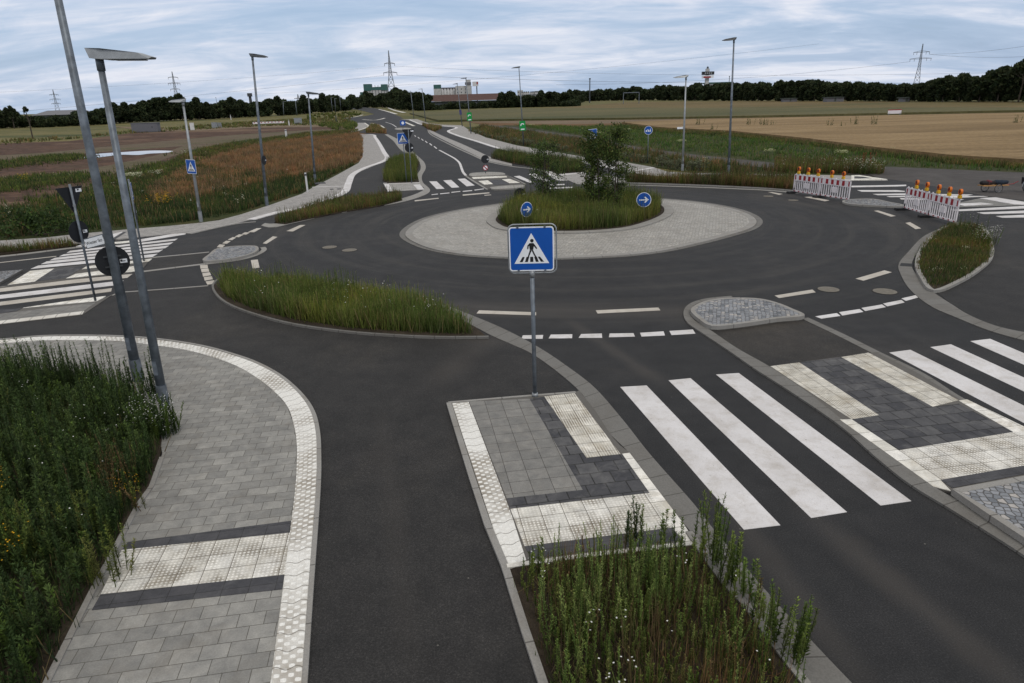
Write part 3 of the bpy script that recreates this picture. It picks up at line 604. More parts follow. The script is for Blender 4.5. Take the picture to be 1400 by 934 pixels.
yb += z4([[(960, 565), (1040, 560), (1045, 595), (965, 600)], [(970, 607), (1050, 600), (1058, 632), (978, 640)], [(985, 650), (1065, 640), (1078, 670), (992, 685)], [(1000, 692), (1085, 682), (1098, 712), (1010, 728)], [(1020, 738), (1110, 725), (1125, 758), (1038, 770)]], 150, 290, 7.78)
quads('yield_line', yb, .012, M['cream'])
# north arm
quads('zebra_crossing', [[(586.8, 248), (596.9, 248), (607.6, 258), (596.9, 258.5)], [(606, 246.7), (617, 246), (628, 256), (617.7, 256.8)], [(625.7, 244.7), (635.7, 244), (649, 253.5), (638, 254.8)],
      [(702.5, 241.2), (710.5, 240.3), (731, 249.2), (723.7, 249.8)], [(722, 238), (733, 237), (753, 247.5), (742, 248.5)], [(743, 234.5), (754, 234.3), (775, 246.5), (762, 247.5)]], .005, M['white'])
quads('road_marking', z4([[(750, 430), (756, 428), (770, 440), (762, 443)], [(785, 448), (791, 446), (808, 460), (800, 463)], [(822, 466), (828, 464), (850, 482), (842, 485)], [(863, 490), (870, 487), (892, 507), (884, 510)], [(908, 516), (916, 512), (942, 533), (933, 538)], [(955, 547), (963, 543), (994, 567), (985, 572)]], 470, 130, 7.78), .008, M['white'])
kerb('road_marking', [(600.5, 205.2), (611.4, 211), (621.7, 216.8), (628, 222.5), (630.7, 229), (633.2, 235.4), (637, 240)], .2, .008, M['white'])
kerb('road_marking', [(527, 167), (536, 170), (542, 174)], .2, .008, M['white'])
quads('road_marking', [[(752, 256.5), (783, 255.5), (783, 257), (752, 258.3)], [(752, 252.2), (772, 251.5), (772, 252.8), (752, 253.7)]], .008, M['white'])
sheet('refuge_paving', [(637, 240), (693, 239), (718, 252), (717, 256), (693, 259), (668, 259)], .02, M['gutter'])
quads('pale_border', [[(645, 242.3), (692, 240.5), (693.5, 242.5), (647, 244.6)]], .032, M['tile'])
quads('stud_tiles', [[(654, 247.5), (667, 246.6), (674, 251.5), (662, 252.4)], [(686.4, 245.3), (696.7, 244.6), (710.8, 249.8), (696.7, 250.4)]], .034, M['tile'])
quads('anthracite_paving', [[(669, 246.6), (686, 245.5), (696.5, 252), (676, 253.2)]], .034, M['paver_dark'])
raised('cobbled_island', [(641.4, 239), (645, 236.6), (656, 235.6), (667, 235.1), (685, 235.8), (690, 238.5), (680, 239.4), (667, 240), (655, 240.5), (645, 240.8)], .1, M['apron'], M['kerb'])
raised('cobbled_island', [(670, 256), (692, 253.8), (714.7, 252.7), (717, 255), (706, 257), (692.8, 258), (680, 258.6), (673.5, 258.4), (671, 257)], .08, M['apron'], M['kerb'])
kerb('kerb', [(637, 240), (645, 246), (655, 252), (667, 259)], .18, .014, M['kerb'])
kerb('kerb', [(693, 240), (705, 245.5), (718, 252)], .18, .014, M['kerb'])
# gutter of the north arm, left side, and its small bed
band('gutter', [(530, 183.5), (545, 191), (560, 204), (573, 215), (580, 222), (582, 230), (577, 240), (578, 249), (588, 261), (577, 268), (548, 276.5), (500, 285), (450, 294), (400, 305), (372, 311), (357, 308)],
     [(526, 184), (537, 192), (548, 205), (563, 215), (573, 222), (575, 231), (569.5, 240), (570.5, 249), (580, 258), (570, 264.5), (546, 272), (498, 281), (448, 290.5), (398, 302), (374, 306), (362, 305)], .014, M['kerb'])
sheet('bed_ground', [(523, 246), (530, 250.5), (573, 249), (570, 236), (574, 222), (568, 215), (556, 213), (540, 217), (528, 222)], .05, M['soil'])
sheet('waiting_area', [(524, 250.6), (574, 249.3), (580, 259), (530, 262)], .02, M['path_far'])
quads('guidance_strip', [[(524.5, 250.8), (531, 250.6), (537, 261.2), (530.5, 261.6)], [(565, 252.5), (574, 252), (580, 258.8), (571, 259.3)], [(524, 250.2), (573, 248.8), (573.5, 250), (524.5, 251.4)]], .034, M['white'])
BEDD = [(375, 304), (390, 305.5), (420, 299), (470, 289), (520, 281), (550, 273), (547, 268), (500, 272), (470, 275), (430, 283), (395, 296)]
sheet('bed_ground', BEDD, .06, M['soil'])
# far left footpath
FP_L = [(-320, 346), (0, 329), (60, 325), (105, 320), (170, 314), (230, 309), (275, 304.5), (300, 301), (330, 293), (370, 280), (413, 265), (425, 258), (463, 238), (490, 223), (496, 214), (493, 185)]
FP_R = [(508, 184), (513, 188), (525, 208), (529, 217), (520, 222), (500, 229), (483, 238), (476.6, 250), (470, 263), (450, 272), (412.6, 284), (380, 290), (343, 300), (325, 305), (260, 319), (250, 318), (205, 322.5), (105, 332), (0, 340.5), (-320, 357)]
sheet('footpath', FP_L+FP_R, .03, M['path_far'])
kerb('guidance_strip', [(491, 183.5), (508, 184), (513, 188), (525, 208), (529, 217), (520, 222), (500, 229), (483, 238), (476.6, 250), (470, 263), (450, 272), (412.6, 284), (380, 290), (343, 300)], .48, .036, M['white'])
kerb('kerb', [(350, 303), (325, 305.5), (260, 319.5)], .14, .02, M['kerb'])
kerb('pale_border', [(427, 255.8), (448, 255), (470, 254.5)], .18, .036, M['white'], smooth=False)
quads('anthracite_strip', [[(429, 249.5), (444, 249), (446, 251), (431, 251.5)], [(451, 258.2), (456, 258), (456, 259.2), (451, 259.4)], [(461, 257.8), (466, 257.6), (466, 258.8), (461, 259)]], .036, M['paver_dark'])
# far bits of the north arm
sheet('footpath', [(489, 168), (500, 168), (504, 173), (495, 177), (482, 181), (478, 179), (488, 174)], .03, M['path_far'])
kerb('guidance_strip', [(498, 168.2), (503.5, 172.5), (494, 177), (481, 180.5)], .4, .036, M['kerb_pale'])
sheet('footpath', [(547, 163), (570, 163), (586, 168.5), (604, 170.5), (632, 171.5), (640, 177), (664, 188), (707, 199), (775, 210.5), (795, 214), (850, 221), (893, 228.5), (913, 235), (950, 236.5), (1050, 238), (1164, 240), (1213, 245.5), (1164, 246), (1050, 245.8), (905, 240.5), (875, 237), (853, 232.5), (793, 220.5), (700, 206.5), (650, 192), (625, 185), (613, 179), (624, 174.5), (605, 172), (579, 170.5), (567, 167), (558, 164)], .03, M['path_far'])
kerb('guidance_strip', [(560, 163.8), (567.7, 167), (579, 170.5), (605, 172.3), (624, 174.3), (613, 179), (625, 185), (650, 192.5), (700, 206.7), (793, 220.8), (853, 232.6), (875, 237), (905, 240.6)], .55, .036, M['white'])
kerb('guidance_strip', [(905, 240.8), (1050, 245.8), (1164, 246), (1213, 245.7)], .22, .036, M['kerb_pale'])
kerb('pale_border', [(862, 234.5), (893, 229.3)], .35, .037, M['white'], smooth=False)
kerb('guidance_strip', [(496, 163.5), (512, 164.3), (526, 161.5)], .8, .02, M['kerb_pale'])
kerb('guidance_strip', [(470, 161.8), (484, 160), (496, 157.2)], .8, .02, M['kerb_pale'])
kerb('guidance_strip', [(518, 149.5), (530, 152.5), (542, 156)], 1.6, .02, M['kerb_pale'])
kerb('guidance_strip', [(531, 147.5), (540, 151), (553, 154)], 2.2, .02, M['kerb_pale'])
kerb('kerb', [(507, 168.5), (518, 171), (524.6, 175)], .7, .02, M['kerb_pale'])
kerb('kerb', [(548, 165), (556, 168), (566, 172.3)], .7, .02, M['kerb_pale'])
sheet('bed_ground', [(500, 181.5), (502, 178), (508, 172.5), (516, 172.5), (523, 178), (529, 182.5)], .05, M['rumex'])
sheet('bed_ground', [(577, 171.5), (590, 174), (604, 175.2), (594, 180), (586, 177)], .05, M['rumex'])
raised('cobbled_island', [(539.5, 176.3), (545, 174.9), (552, 174.7), (559, 175), (562, 176), (558, 177.3), (552, 177.8), (545, 177.6), (541, 177)], .1, M['apron'], M['kerb'])
band('kerb', [(586, 176), (588, 181), (600, 188), (622, 199), (645, 210), (668, 220), (700, 226.5)], [(590, 178), (595, 181), (608, 187), (632, 197), (655, 207.5), (674, 216), (700, 223.5)], .018, M['path_far'])
kerb('gutter', [(585, 177.5), (588, 183), (600, 190), (622, 201), (645, 211.5), (668, 221), (700, 227.5), (730, 231), (748, 235), (762, 240), (775, 247)], .22, .013, M['kerb'])
BEDH = [(671, 216), (680, 208.5), (699, 210.5), (740, 216), (797, 223.5), (797, 234.5), (764, 237.5), (745, 230.5), (718, 225.5), (699, 223)]
sheet('bed_ground', BEDH, .06, M['soil'])
sheet('waiting_area', [(764, 238), (798, 235), (856, 244), (856, 249), (790, 252), (776, 246)], .02, M['path_far'])
quads('pale_border', [[(764, 238), (798, 235.2), (800, 236.5), (767, 239.6)]], .032, M['white'])
BEDG = [(857, 247), (905, 247.5), (950, 247.8), (1050, 248.5), (1085, 250), (1086, 259), (1050, 256), (1000, 253.5), (950, 251.5), (857, 249)]
sheet('bed_ground', BEDG, .06, M['soil'])
kerb('kerb', [(830, 249), (856, 249.6), (950, 252.5), (1000, 254.6), (1050, 257.3), (1088, 260.5)], .12, .07, M['kerb'])
kerb('gutter', [(830, 252.3), (856, 252.8), (950, 255.7), (1000, 257.8), (1050, 260.2), (1092, 264)], .3, .013, M['kerb'])
# east arm crossing
quads('pale_border', [[(1164, 239.8), (1175, 239.5), (1213, 245), (1164, 246)]], .036, M['tile'])
quads('anthracite_strip', [[(1070, 241.2), (1086, 241.4), (1086, 243), (1076, 242.9)], [(1168, 241), (1180, 241.5), (1192, 243.8), (1168, 244.3)]], .038, M['paver_dark'])
quads('zebra_crossing', [[(1164, 254), (1222, 253), (1239, 252.6), (1239, 254.3), (1222, 255), (1164, 256)], [(1172, 260), (1226, 260), (1237, 261), (1237, 262.4), (1178, 262)], [(1193, 265.2), (1237, 264.6), (1330, 266), (1322, 267.6), (1237, 266.6), (1200, 266.8)], [(1212, 268.4), (1240, 267.6), (1345, 268), (1351, 268.6), (1310, 270.4), (1240, 269.4), (1216, 269.4)], [(1230, 270.8), (1318, 272.5), (1312, 274), (1232, 272.6)],
      [(1300, 287), (1400, 281.6), (1600, 276), (1600, 280), (1400, 285), (1312, 288.6)], [(1335.7, 290.6), (1400, 288), (1600, 281.5), (1600, 285.5), (1400, 291.4), (1345, 292.6)], [(1361.4, 295.4), (1400, 293.8), (1600, 286.5), (1600, 290.5), (1400, 297.3), (1370, 297.6)]], .007, M['white'])
sheet('refuge_paving', [(1312, 277), (1345, 270), (1362, 269.6), (1400, 275.6), (1600, 290), (1600, 294), (1400, 280.4), (1350, 282), (1312, 283)], .012, M['paver_plain'])
quads('pale_border', [[(1339.5, 270.9), (1361.4, 270), (1400, 276), (1500, 284.5), (1500, 289), (1400, 279.9), (1385.8, 279.2)], [(1308, 278.6), (1341, 277), (1358, 279), (1318, 281.4)]], .03, M['white'])

# ------------------------------------------------------------------ west arm crossing
sheet('crossing_area', [(10, 391), (41, 369.5), (75, 366), (117, 362.5), (150, 359), (208, 352), (196, 366), (184, 372), (92, 383), (0, 394)], .012, M['gutter'])
def L2(a, b, c, d): return [a, b, d, c]
quads('zebra_crossing', [
    [(178, 329.6), (253, 317), (256, 317.8), (253, 320.5), (178, 333)],
    [(91, 345.8), (96, 342.9), (243, 326.2), (239, 328.9)], [(81, 350.6), (87, 347.8), (237, 331.2), (232, 334.2)], [(68, 356), (75, 352.6), (231, 335.8), (226, 339.2)],
    [(56, 361.2), (64, 357.4), (223, 341.2), (217, 344.8)], [(42, 367.6), (52, 363.2), (215.5, 347), (208, 351.5)]], .008, M['white'])
quads('zebra_crossing', [[(-150, 419), (-150, 413.5), (0, 403.4), (100, 391.5), (169, 383.3), (163, 389.3), (100, 396.8), (0, 408.4)]], .008, M['white'])
quads('zebra_crossing', [[(-150, 409), (-150, 404), (0, 394.2), (100, 382.3), (181, 374.5), (174, 379.7), (100, 387.2), (0, 399)], [(-150, 429), (-150, 423.5), (0, 412.8), (100, 400.4), (153, 394), (152, 398.5), (100, 405.2), (0, 417.6)]], .008, M['cream'])
quads('pale_border', [[(22, 425.6), (32, 420.7), (100, 410.3), (145, 404.6), (133, 411.6), (100, 415.5)], [(10, 389.5), (41, 370.5), (74.5, 367), (48, 384.8)], [(112, 368), (118, 364.2), (208, 353.5), (203, 357.5)], [(90, 380.6), (103, 374.6), (190, 363), (184, 371)], [(152, 331.5), (178, 329), (178, 331.2), (150, 334)]], .02, M['tile'])
quads('anthracite_paving', [[(48, 384.5), (74.5, 367), (117, 363.2), (90, 380.2)]], .02, M['paver_dark_sq'])
sheet('waiting_area', [(-200, 440), (0, 424), (132, 412), (154, 402.5), (113, 430), (0, 443.5), (-200, 462)], .02, M['kerb'])
quads('grey_paving', [[(-200, 447), (0, 429), (131, 413.8), (113, 426), (0, 439), (-200, 457)]], .026, M['paver_plain'])
quads('anthracite_strip', [[(-150, 440), (-150, 434), (0, 423.3), (30, 421.5), (22, 425.5), (0, 428.4)]], .027, M['paver_dark'])
kerb('guidance_strip', [(-200, 461), (0, 440.6), (57, 434), (114, 427.3)], .32, .03, M['kerb_pale'], smooth=False)
band('guidance_strip', [(104, 336.6), (124, 331), (146, 322), (166, 317)], [(117, 337), (138, 331), (156, 327), (168, 317.2)], .036, M['white'], smooth=False)
quads('anthracite_strip', [[(117, 332.5), (138, 320.5), (143, 319.9), (122, 331.5)], [(150, 328), (168, 317.4), (173, 317), (156, 327.8)]], .037, M['paver_dark'])
kerb('gutter', [(-320, 374), (0, 350.5), (105, 338), (180, 329.5)], .3, .013, M['kerb'])
kerb('road_marking', [(-320, 382), (0, 359), (77, 350.4)], .12, .006, M['cream'], smooth=False)
kerb('gutter', [(208, 352), (247, 348.5), (286, 344.6)], .16, .013, M['kerb'], smooth=False)
kerb('gutter', [(196, 371), (273.4, 361.5), (284, 360.3), (325, 355.2), (347, 349.5), (361, 341.5), (359, 338)], .2, .013, M['kerb'])
kerb('gutter', [(-200, 408), (0, 392.5), (90, 382), (180, 372)], .2, .013, M['gutter'])
sheet('bed_ground', [(-320, 358), (0, 341), (100, 333), (104, 334.5), (96, 337), (0, 347), (-320, 368)], .05, M['soil'])

# ------------------------------------------------------------------ lamps, signs and posts
LAMP_G = 'street lamps along the roads'
def lamp(base, top, label, hd, hl=.75, r=(.085, .045), far_=False, group=None, z=0.0, dark=False, short=False):
    b = P(*base, z); t = topat(b, *top); up = t-b; h = up.length
    root = thing('street_lamp', b, label, 'street lamp', group or LAMP_G, 0, up)
    st = M['steel_pale'] if short and b.length > 20 else M['steel']
    k = 6 if far_ else 14
    MB().tube([(0, 0, 0), (0, 0, h*.5), (0, 0, h)], [r[0], (r[0]+r[1])/2, r[1]], k).build('pole', st, root, True)
    if not far_:
        MB().tube([(0, 0, 0), (0, 0, .5)], [r[0]*1.12, r[0]*1.08], 18).build('base_sleeve', st, root)
        MB().box((0, -r[0]*.99, .85), (.07, .02, .26)).build('access_door', st, root)
    q = Matrix.Rotation(hd, 3, 'Z')
    hm = M['steel_dark'] if dark else M['steel_pale']
    # luminaire: a flat wedge, thick at the pole and thin at the tip
    n0 = MB(); prof = [(-.10, .02), (-.16, .17), (.10, .16), (hl*.75, .10), (hl, .035), (hl*.96, .01), (.12, 0)]
    for s in (-1, 1):
        for (x, zz) in prof:
            wd = .17*(1-.35*max(x, 0)/hl) if x > -.05 else .10
            n0.v.append(q @ Vector((x, s*wd*(.75 if zz > .03 else 1), zz+h+.0)))
    kk = len(prof); n0.f = [list(range(kk))[::-1], list(range(kk, 2*kk))]+[[i, (i+1) % kk, kk+(i+1) % kk, kk+i] for i in range(kk)]
    head = n0.build('lamp_head', hm, root)
    if not far_:
        g = MB(); g.box(q @ Vector((hl*.55, 0, h-.003)), (hl*.55, .2, .012), q); g.build('lens', M['glass'], head)
        MB().tube([(0, 0, h-.16), (0, 0, h+.04)], .062, 12).build('socket', st, head, True)
    return root, up, h
lamp((190, 522), (49, -145), 'tall near lamp pole rising out of the frame, carrying the black round sign back', 0, .9, (.10, .055))
L2_, _, _ = lamp((226, 560), (136, 82), 'nearest low street lamp with flat pale wedge head, on the footpath edge by the weeds', 0, .86, (.085, .048), short=True)
lamp((275, 303), (250, 140), 'low street lamp carrying a blue crossing sign on the far left footpath', R(200), .6, short=True)
lamp((365, 281), (345, 78), 'tall dark-headed street lamp at the left footpath beside the reddish meadow', R(20), .8, (.085, .05), dark=True)
lamp((431, 248), (421.5, 129), 'slim low street lamp at the bend of the left footpath', R(10), .85, dark=True)
lamp((716, 199), (709.5, 93), 'tall street lamp with the nearer green sign, right of the north road', R(190), .9, far_=True, dark=True)
lamp((644, 183), (637, 107.5), 'street lamp with the farther green sign, beside the right cycle lane', R(185), .95, (.1, .07), far_=True, dark=True)
lamp((632, 173), (625, 115), 'street lamp with a small indigo plate, just left of the farther green sign', R(185), .95, (.1, .07), far_=True, dark=True)
lamp((582, 167), (577, 122), 'street lamp in front of the left end of the red-roofed barn', R(185), 1.1, (.12, .09), far_=True)
lamp((566, 163), (561.5, 125), 'street lamp among the trees left of the red-roofed barn', R(185), 1.1, (.12, .09), far_=True)
lamp((933, 234), (938, 106), 'low street lamp right of the blue bicycle sign, small plate half-way up', R(185), .9, short=True)
lamp((996, 236), (1003.5, 55), 'tallest street lamp on the right, standing at the wheat field side', R(185), .8, (.09, .05), dark=True)
fg = 'far street lamps before the left woods'
for bx_, by_, tx_, ty_ in ((388, 159, 387, 139), (406, 158, 404, 139.5), (455, 154.5, 452.5, 133.5), (459, 154.5, 457.6, 135), (466, 152.5, 464.5, 131)):
    lamp((bx_, by_), (tx_, ty_), 'thin distant street lamp in front of the dark woods left of the silo', R(10), 1.6, (.2, .16), far_=True, group=fg)
fg2 = 'far street lamps at the foot of the central pylon'
for bx_, by_, tx_, ty_ in ((532, 147, 531, 127.5), (541.5, 148.5, 541, 128), (544, 149, 544, 131)):
    lamp((bx_, by_), (tx_, ty_), 'thin distant street lamp below the central pylon', R(190), 2, (.3, .25), far_=True, group=fg2)

def rrect(w, h, r, k=5):
    pts = []
    for cx_, cz_, a0 in ((w/2-r, h/2-r, 0), (-w/2+r, h/2-r, 90), (-w/2+r, -h/2+r, 180), (w/2-r, -h/2+r, 270)):
        for i in range(k+1):
            a = R(a0+90*i/k); pts.append((cx_+r*math.cos(a), cz_+r*math.sin(a)))
    return pts
def off(pts, dx, dz, s=1.0): return [(x*s+dx, z*s+dz) for x, z in pts]
TRI = [(-.33, -.26), (.33, -.26), (0, .32)]
def crossing_plate(root, cz, s, y=-.06, pipe=False, back=True):
    """square blue crossing sign: plate, rim, white triangle with a walking figure on stripes"""
    pl = MB().prism(off(rrect(s, s, s*.07), 0, cz), y, y-.004, 'xz').build('sign_plate', M['signwhite'], root)
    MB().prism(off(rrect(s*.945, s*.945, s*.05), 0, cz), y-.004, y-.006, 'xz').build('blue_field', M['blue'], pl)
    MB().prism([(a*s*1.18, b*s*1.18+cz-.02*s) for a, b in TRI], y-.006, y-.008, 'xz').build('triangle', M['signwhite'], pl)
    f = MB(); Y0, Y1 = y-.008, y-.010
    def pg(pts): f.prism([(a*s, b*s+cz) for a, b in pts], Y0, Y1, 'xz')
    f.disc((.012*s, .190*s+cz), .040*s, Y0, Y1, 16)
    pg([(-.045, .135), (.05, .135), (.062, .10), (.035, -.02), (-.04, -.02), (-.052, .09)])         # torso
    pg([(.048, .125), (.072, .10), (.128, .015), (.108, -.003), (.04, .08)])                         # arm
    pg([(-.045, .13), (-.088, .085), (-.098, .0), (-.072, .0), (-.062, .065), (-.035, .09)])
    pg([(-.04, -.025), (.005, -.025), (-.045, -.14), (-.083, -.235), (-.108, -.225), (-.075, -.13)])   # legs
    pg([(-.002, -.025), (.036, -.025), (.075, -.12), (.128, -.205), (.108, -.228), (.045, -.13)])
    f.build('walking_figure', M['signblack'], pl)
    g = MB()
    for x0, x1, t0, t1 in ((-.275, -.205, -.185, -.245+.11), (-.155, -.09, -.115, -.055-.0), (-.036, .036, -.034, .034), (.09, .155, .055, .115), (.205, .275, .135, .185)):
        pts = [(x0, -.292), (x1, -.292), (t1 if x0 > -.2 else -.155, -.175), (t0 if x0 > -.2 else -.205, -.175)]
        g.prism([(a*s, b*s+cz) for a, b in pts], Y0+.0004, Y1+.0004, 'xz')
    g.build('stripes', M['signblack'], pl)
    if back: MB().prism(off(rrect(s*.98, s*.98, s*.07), 0, cz), y+.001, y+.003, 'xz').build('back_sheet', M['backplate'], pl)
    if pipe:
        pts = [(x, y+.035, z) for x, z in off(rrect(s*1.07, s*1.10, s*.13, 7), .015, cz-.005)]
        MB().tube(pts+[pts[0], pts[1]], .0135, 8, False).build('pipe_frame', M['steel_pale'], root, True)
        for sx_ in (-.3, .3):
            for sz_ in (-.49, .49): MB().box((sx_*s, y-.004, cz+sz_*s), (.035, .03, .03)).build('clamp', M['steel'], root)
    return pl
def post(base, label, cat, name, rz, hgt, r=.03, z=0.0, top=None, group=None):
    b = P(*base, z); up = None
    if top is not None: t = topat(b, *top); up = t-b; hgt = up.length
    root = thing(name, b, label, cat, group, rz, up)
    MB().tube([(0, 0, 0), (0, 0, hgt)], r, 10).build('post', M['steel'], root, True)
    return root, hgt
# the crossing sign in the foreground
rt, h = post((731.5, 542), 'large blue pedestrian crossing sign in a pipe frame on the near waiting area', 'road sign', 'crossing_sign', R(-3), 3, .038, .03, (727.5, 371))
MB().tube([(0, 0, 0), (0, 0, .07)], .055, 12).build('base_collar', M['steel_pale'], rt, True)
MB().tube([(0, 0, h-.10), (0, 0, h+.02)], .05, 12).build('bracket', M['steel_pale'], rt, True)
crossing_plate(rt, h+.405, .77, -.05, pipe=True)
def disc_sign(root, cz, r, arrow=None, back=False, y=-.045, sx=1.0, dx=0.0):
    if back:
        p = MB().disc((dx, cz), r, y, y-.005, 32, sx).build('sign_back', M['backplate'], root)
        st = MB(); st.box((dx+r*.62*sx, y-.007, cz-.05*r), (r*.42, .003, r*.26)); st.build('sticker', M['signwhite'], p)
        st = MB(); st.box((dx+r*.50*sx, y-.010, cz-.02*r), (r*.12, .003, r*.14)); st.box((dx+r*.63*sx, y-.0101, cz-.06*r), (r*.2, .0032, r*.05)); st.build('sticker_print', M['signblack'], p)
        return p
    p = MB().disc((dx, cz), r, y, y-.005, 32).build('sign_plate', M['signwhite'], root)
    MB().disc((dx, cz), r*.93, y-.005, y-.007, 32).build('blue_field', M['blue'], p)
    MB().disc((dx, cz), r*.97, y+.001, y+.004, 32).build('back_sheet', M['backplate'], p)
    if arrow == 'right':
        a = [(-.62, -.085), (.28, -.085), (.02, -.36), (.20, -.42), (.66, 0), (.20, .42), (.02, .36), (.28, .085), (-.62, .085)]
        MB().prism([(x*r+dx, z*r+cz) for x, z in a], y-.007, y-.009, 'xz').build('arrow', M['signwhite'], p)
    if arrow == 'bike':
        g = MB(); Y0, Y1 = y-.007, y-.009
        for cx_ in (-.48, .02): 
            o1 = [(cx_*r+.2*r*math.cos(a*.5236), cz-.15*r+.2*r*math.sin(a*.5236)) for a in range(12)]
            g.prism(o1, Y0, Y1, 'xz')
        g.prism([(x*r, z*r+cz) for x, z in ((-.48, -.2), (-.3, .22), (.0, .22), (.02, -.1), (-.1, .12), (-.28, .12))], Y0, Y1-.001, 'xz')
        g.disc((.45*r, cz+.28*r), .09*r, Y0, Y1, 10)
        g.prism([(x*r, z*r+cz) for x, z in ((.36, .16), (.54, .16), (.56, -.05), (.60, -.4), (.50, -.4), (.45, -.12), (.38, -.4), (.28, -.4))], Y0, Y1, 'xz')
        g.build('pictogram', M['signwhite'], p)
    return p
def tri_back(root, cz, s, y=-.045, front=1):
    p = MB().prism([(-s*.5, cz+s*.42), (s*.5, cz+s*.42), (s*.04, cz-s*.42), (-s*.04, cz-s*.42)], y, y-.005, 'xz').build('triangle_back', M['backplate'], root)
    st = MB(); st.box((s*.32, y-.007, cz+s*.28), (s*.22, .003, s*.11)); st.build('sticker', M['signwhite'], p)
    st = MB(); st.box((s*.30, y-.010, cz+s*.30), (s*.06, .003, s*.05)); st.build('sticker_print', M['signblack'], p)
    return p
def facing(b): return math.atan2(-b.x, b.y)*-1          # turn that points a sign's face at the viewer's side
def yaw(base, extra=0.0, z=0.0):
    b = P(*base, z); return math.atan2(b.y, b.x)-math.pi/2+extra
# yield triangle back over round back, west arm
rt, h = post((130.5, 411), 'yield triangle back above a round sign back on one post by the left crossing', 'road sign', 'yield_sign', yaw((131, 411), R(38)), 3, .033, .03, (95, 252))
tri_back(rt, h-.42, .82, .05); disc_sign(rt, h-1.32, .31, back=True, y=.05)
MB().tube([(0, 0, h-.62), (0, 0, h-.56)], .04, 10).build('clamp', M['steel_pale'], rt); MB().tube([(0, 0, h-1.72), (0, 0, h-1.66)], .045, 10).build('clamp', M['steel_pale'], rt)
# slender post with a sign seen edge-on
rt, h = post((197, 357), 'slender post with a sign seen edge-on, behind the nearest low lamp pole', 'road sign', 'edge_on_sign', yaw((197, 357), R(86)), 3, .032, .02, (175.5, 245))
crossing_plate(rt, h-.42, .6, -.04); disc_sign(rt, h-1.15, .28, back=True, y=-.04)
# round sign back and street name plate on the tall near pole
def on_lamp(base, top, at, z=0.0):
    b = P(*base, z); t = topat(b, *top); q = topat(b, *at); up = (t-b).normalized(); k = (q-b).dot(up); return b+up*k, up
c, up = on_lamp((190, 522), (80, 0), (154, 359))
rs = thing('round_sign', c, 'large black round sign back with pale sticker on the tall near lamp pole', 'road sign', None, yaw((190, 522), R(4)), up)
disc_sign(rs, 0, .30, back=True, y=.14, dx=-.005)
MB().box((0, .11, .1), (.30, .02, .03)).box((0, .11, -.1), (.30, .02, .03)).box((0, .112, 0), (.04, .022, .21)).build('bracket', M['steel_dark'], rs)
c, up = on_lamp((190, 522), (80, 0), (147, 331))
ns = thing('street_name_sign', c, 'small white street name plate sticking out left of the tall near lamp pole', 'street name sign', None, yaw((190, 522), R(-42)), up)
tilt = Matrix.Rotation(R(-14), 3, 'Y')
MB().box((-.31, 0, .0), (.46, .025, .20), tilt).build('plate_edge', M['steel'], ns)
MB().box((-.31, -.016, .0), (.43, .006, .165), tilt).build('plate', M['signwhite'], ns)
def text(s, size, mat, parent, loc, rot=None, depth=.001):
    cu = bpy.data.curves.new('lettering', 'FONT'); cu.body = s; cu.size = size; cu.extrude = depth; cu.align_x = 'CENTER'; cu.align_y = 'CENTER'
    tmp = bpy.data.objects.new('tmp', cu); C.objects.link(tmp); bpy.context.view_layer.update()
    me = bpy.data.meshes.new_from_object(tmp.evaluated_get(bpy.context.evaluated_depsgraph_get())); bpy.data.objects.remove(tmp)
    me.materials.clear(); me.materials.append(mat)
    o = bpy.data.objects.new('lettering', me); C.objects.link(o); o.parent = parent; o.location = loc
    o.rotation_euler = rot or (math.pi/2, 0, 0); return o
text('Wetter Str.', .085, M['signblack'], ns, (-.31, -.021, 0), (math.pi/2, R(-14)*-1*0+R(14)*-1, 0))
# blue crossing sign on the low lamp
c, up = on_lamp((275, 303), (250, 140), (259, 228))
s_ = thing('crossing_sign', c, 'narrow-looking blue crossing sign turned sideways on the low left lamp', 'road sign', None, yaw((275, 303), R(-52)), up)
crossing_plate(s_, 0, .66, -.09); MB().box((0, -.05, 0), (.08, .08, .3)).build('bracket', M['steel'], s_)
# dark box on the tall left lamp
c, up = on_lamp((365, 281), (345, 78), (362.5, 219))
s_ = thing('round_sign', c, 'small dark round sign back on the tall dark-headed left lamp', 'road sign', None, yaw((365, 281), R(60)), up)
disc_sign(s_, 0, .25, back=True, y=-.09); MB().box((0, -.05, 0), (.06, .08, .2)).build('bracket', M['steel'], s_)
# signs on the small bed of the north arm
rt, h = post((556, 249), 'blue crossing sign facing the viewer on the small green bed', 'road sign', 'crossing_sign', yaw((556, 249), R(-8)), 2.9, .032, .05, (550, 181))
crossing_plate(rt, h-.40, .72, -.05)
rt, h = post((563, 250), 'backs of yield triangle and round sign on one post beside the small blue crossing sign', 'road sign', 'yield_sign', yaw((563, 250), R(15)), 3, .032, .05, (558, 177))
tri_back(rt, h-.34, .84, .05); disc_sign(rt, h-1.18, .31, back=True, y=.05)
# refuge sign: round back over a small red and white disc
rt, h = post((664, 237), 'dark round sign back above a small red and white disc on the far refuge', 'road sign', 'keep_right_sign', yaw((664, 237)), 1.6, .03, .1, (663, 212))
disc_sign(rt, h-.30, .30, back=True, y=-.04)
p = MB().disc((0, h-.92), .2, -.04, -.045, 24).build('small_disc', M['red'], rt)
MB().disc((0, h-.92), .155, -.045, -.047, 24).build('white_field', M['signwhite'], p); MB().prism([(-.14, h-.82), (-.08, h-.78), (.14, h-1.0), (.08, h-1.06)], -.047, -.049, 'xz').build('red_bar', M['red'], p)
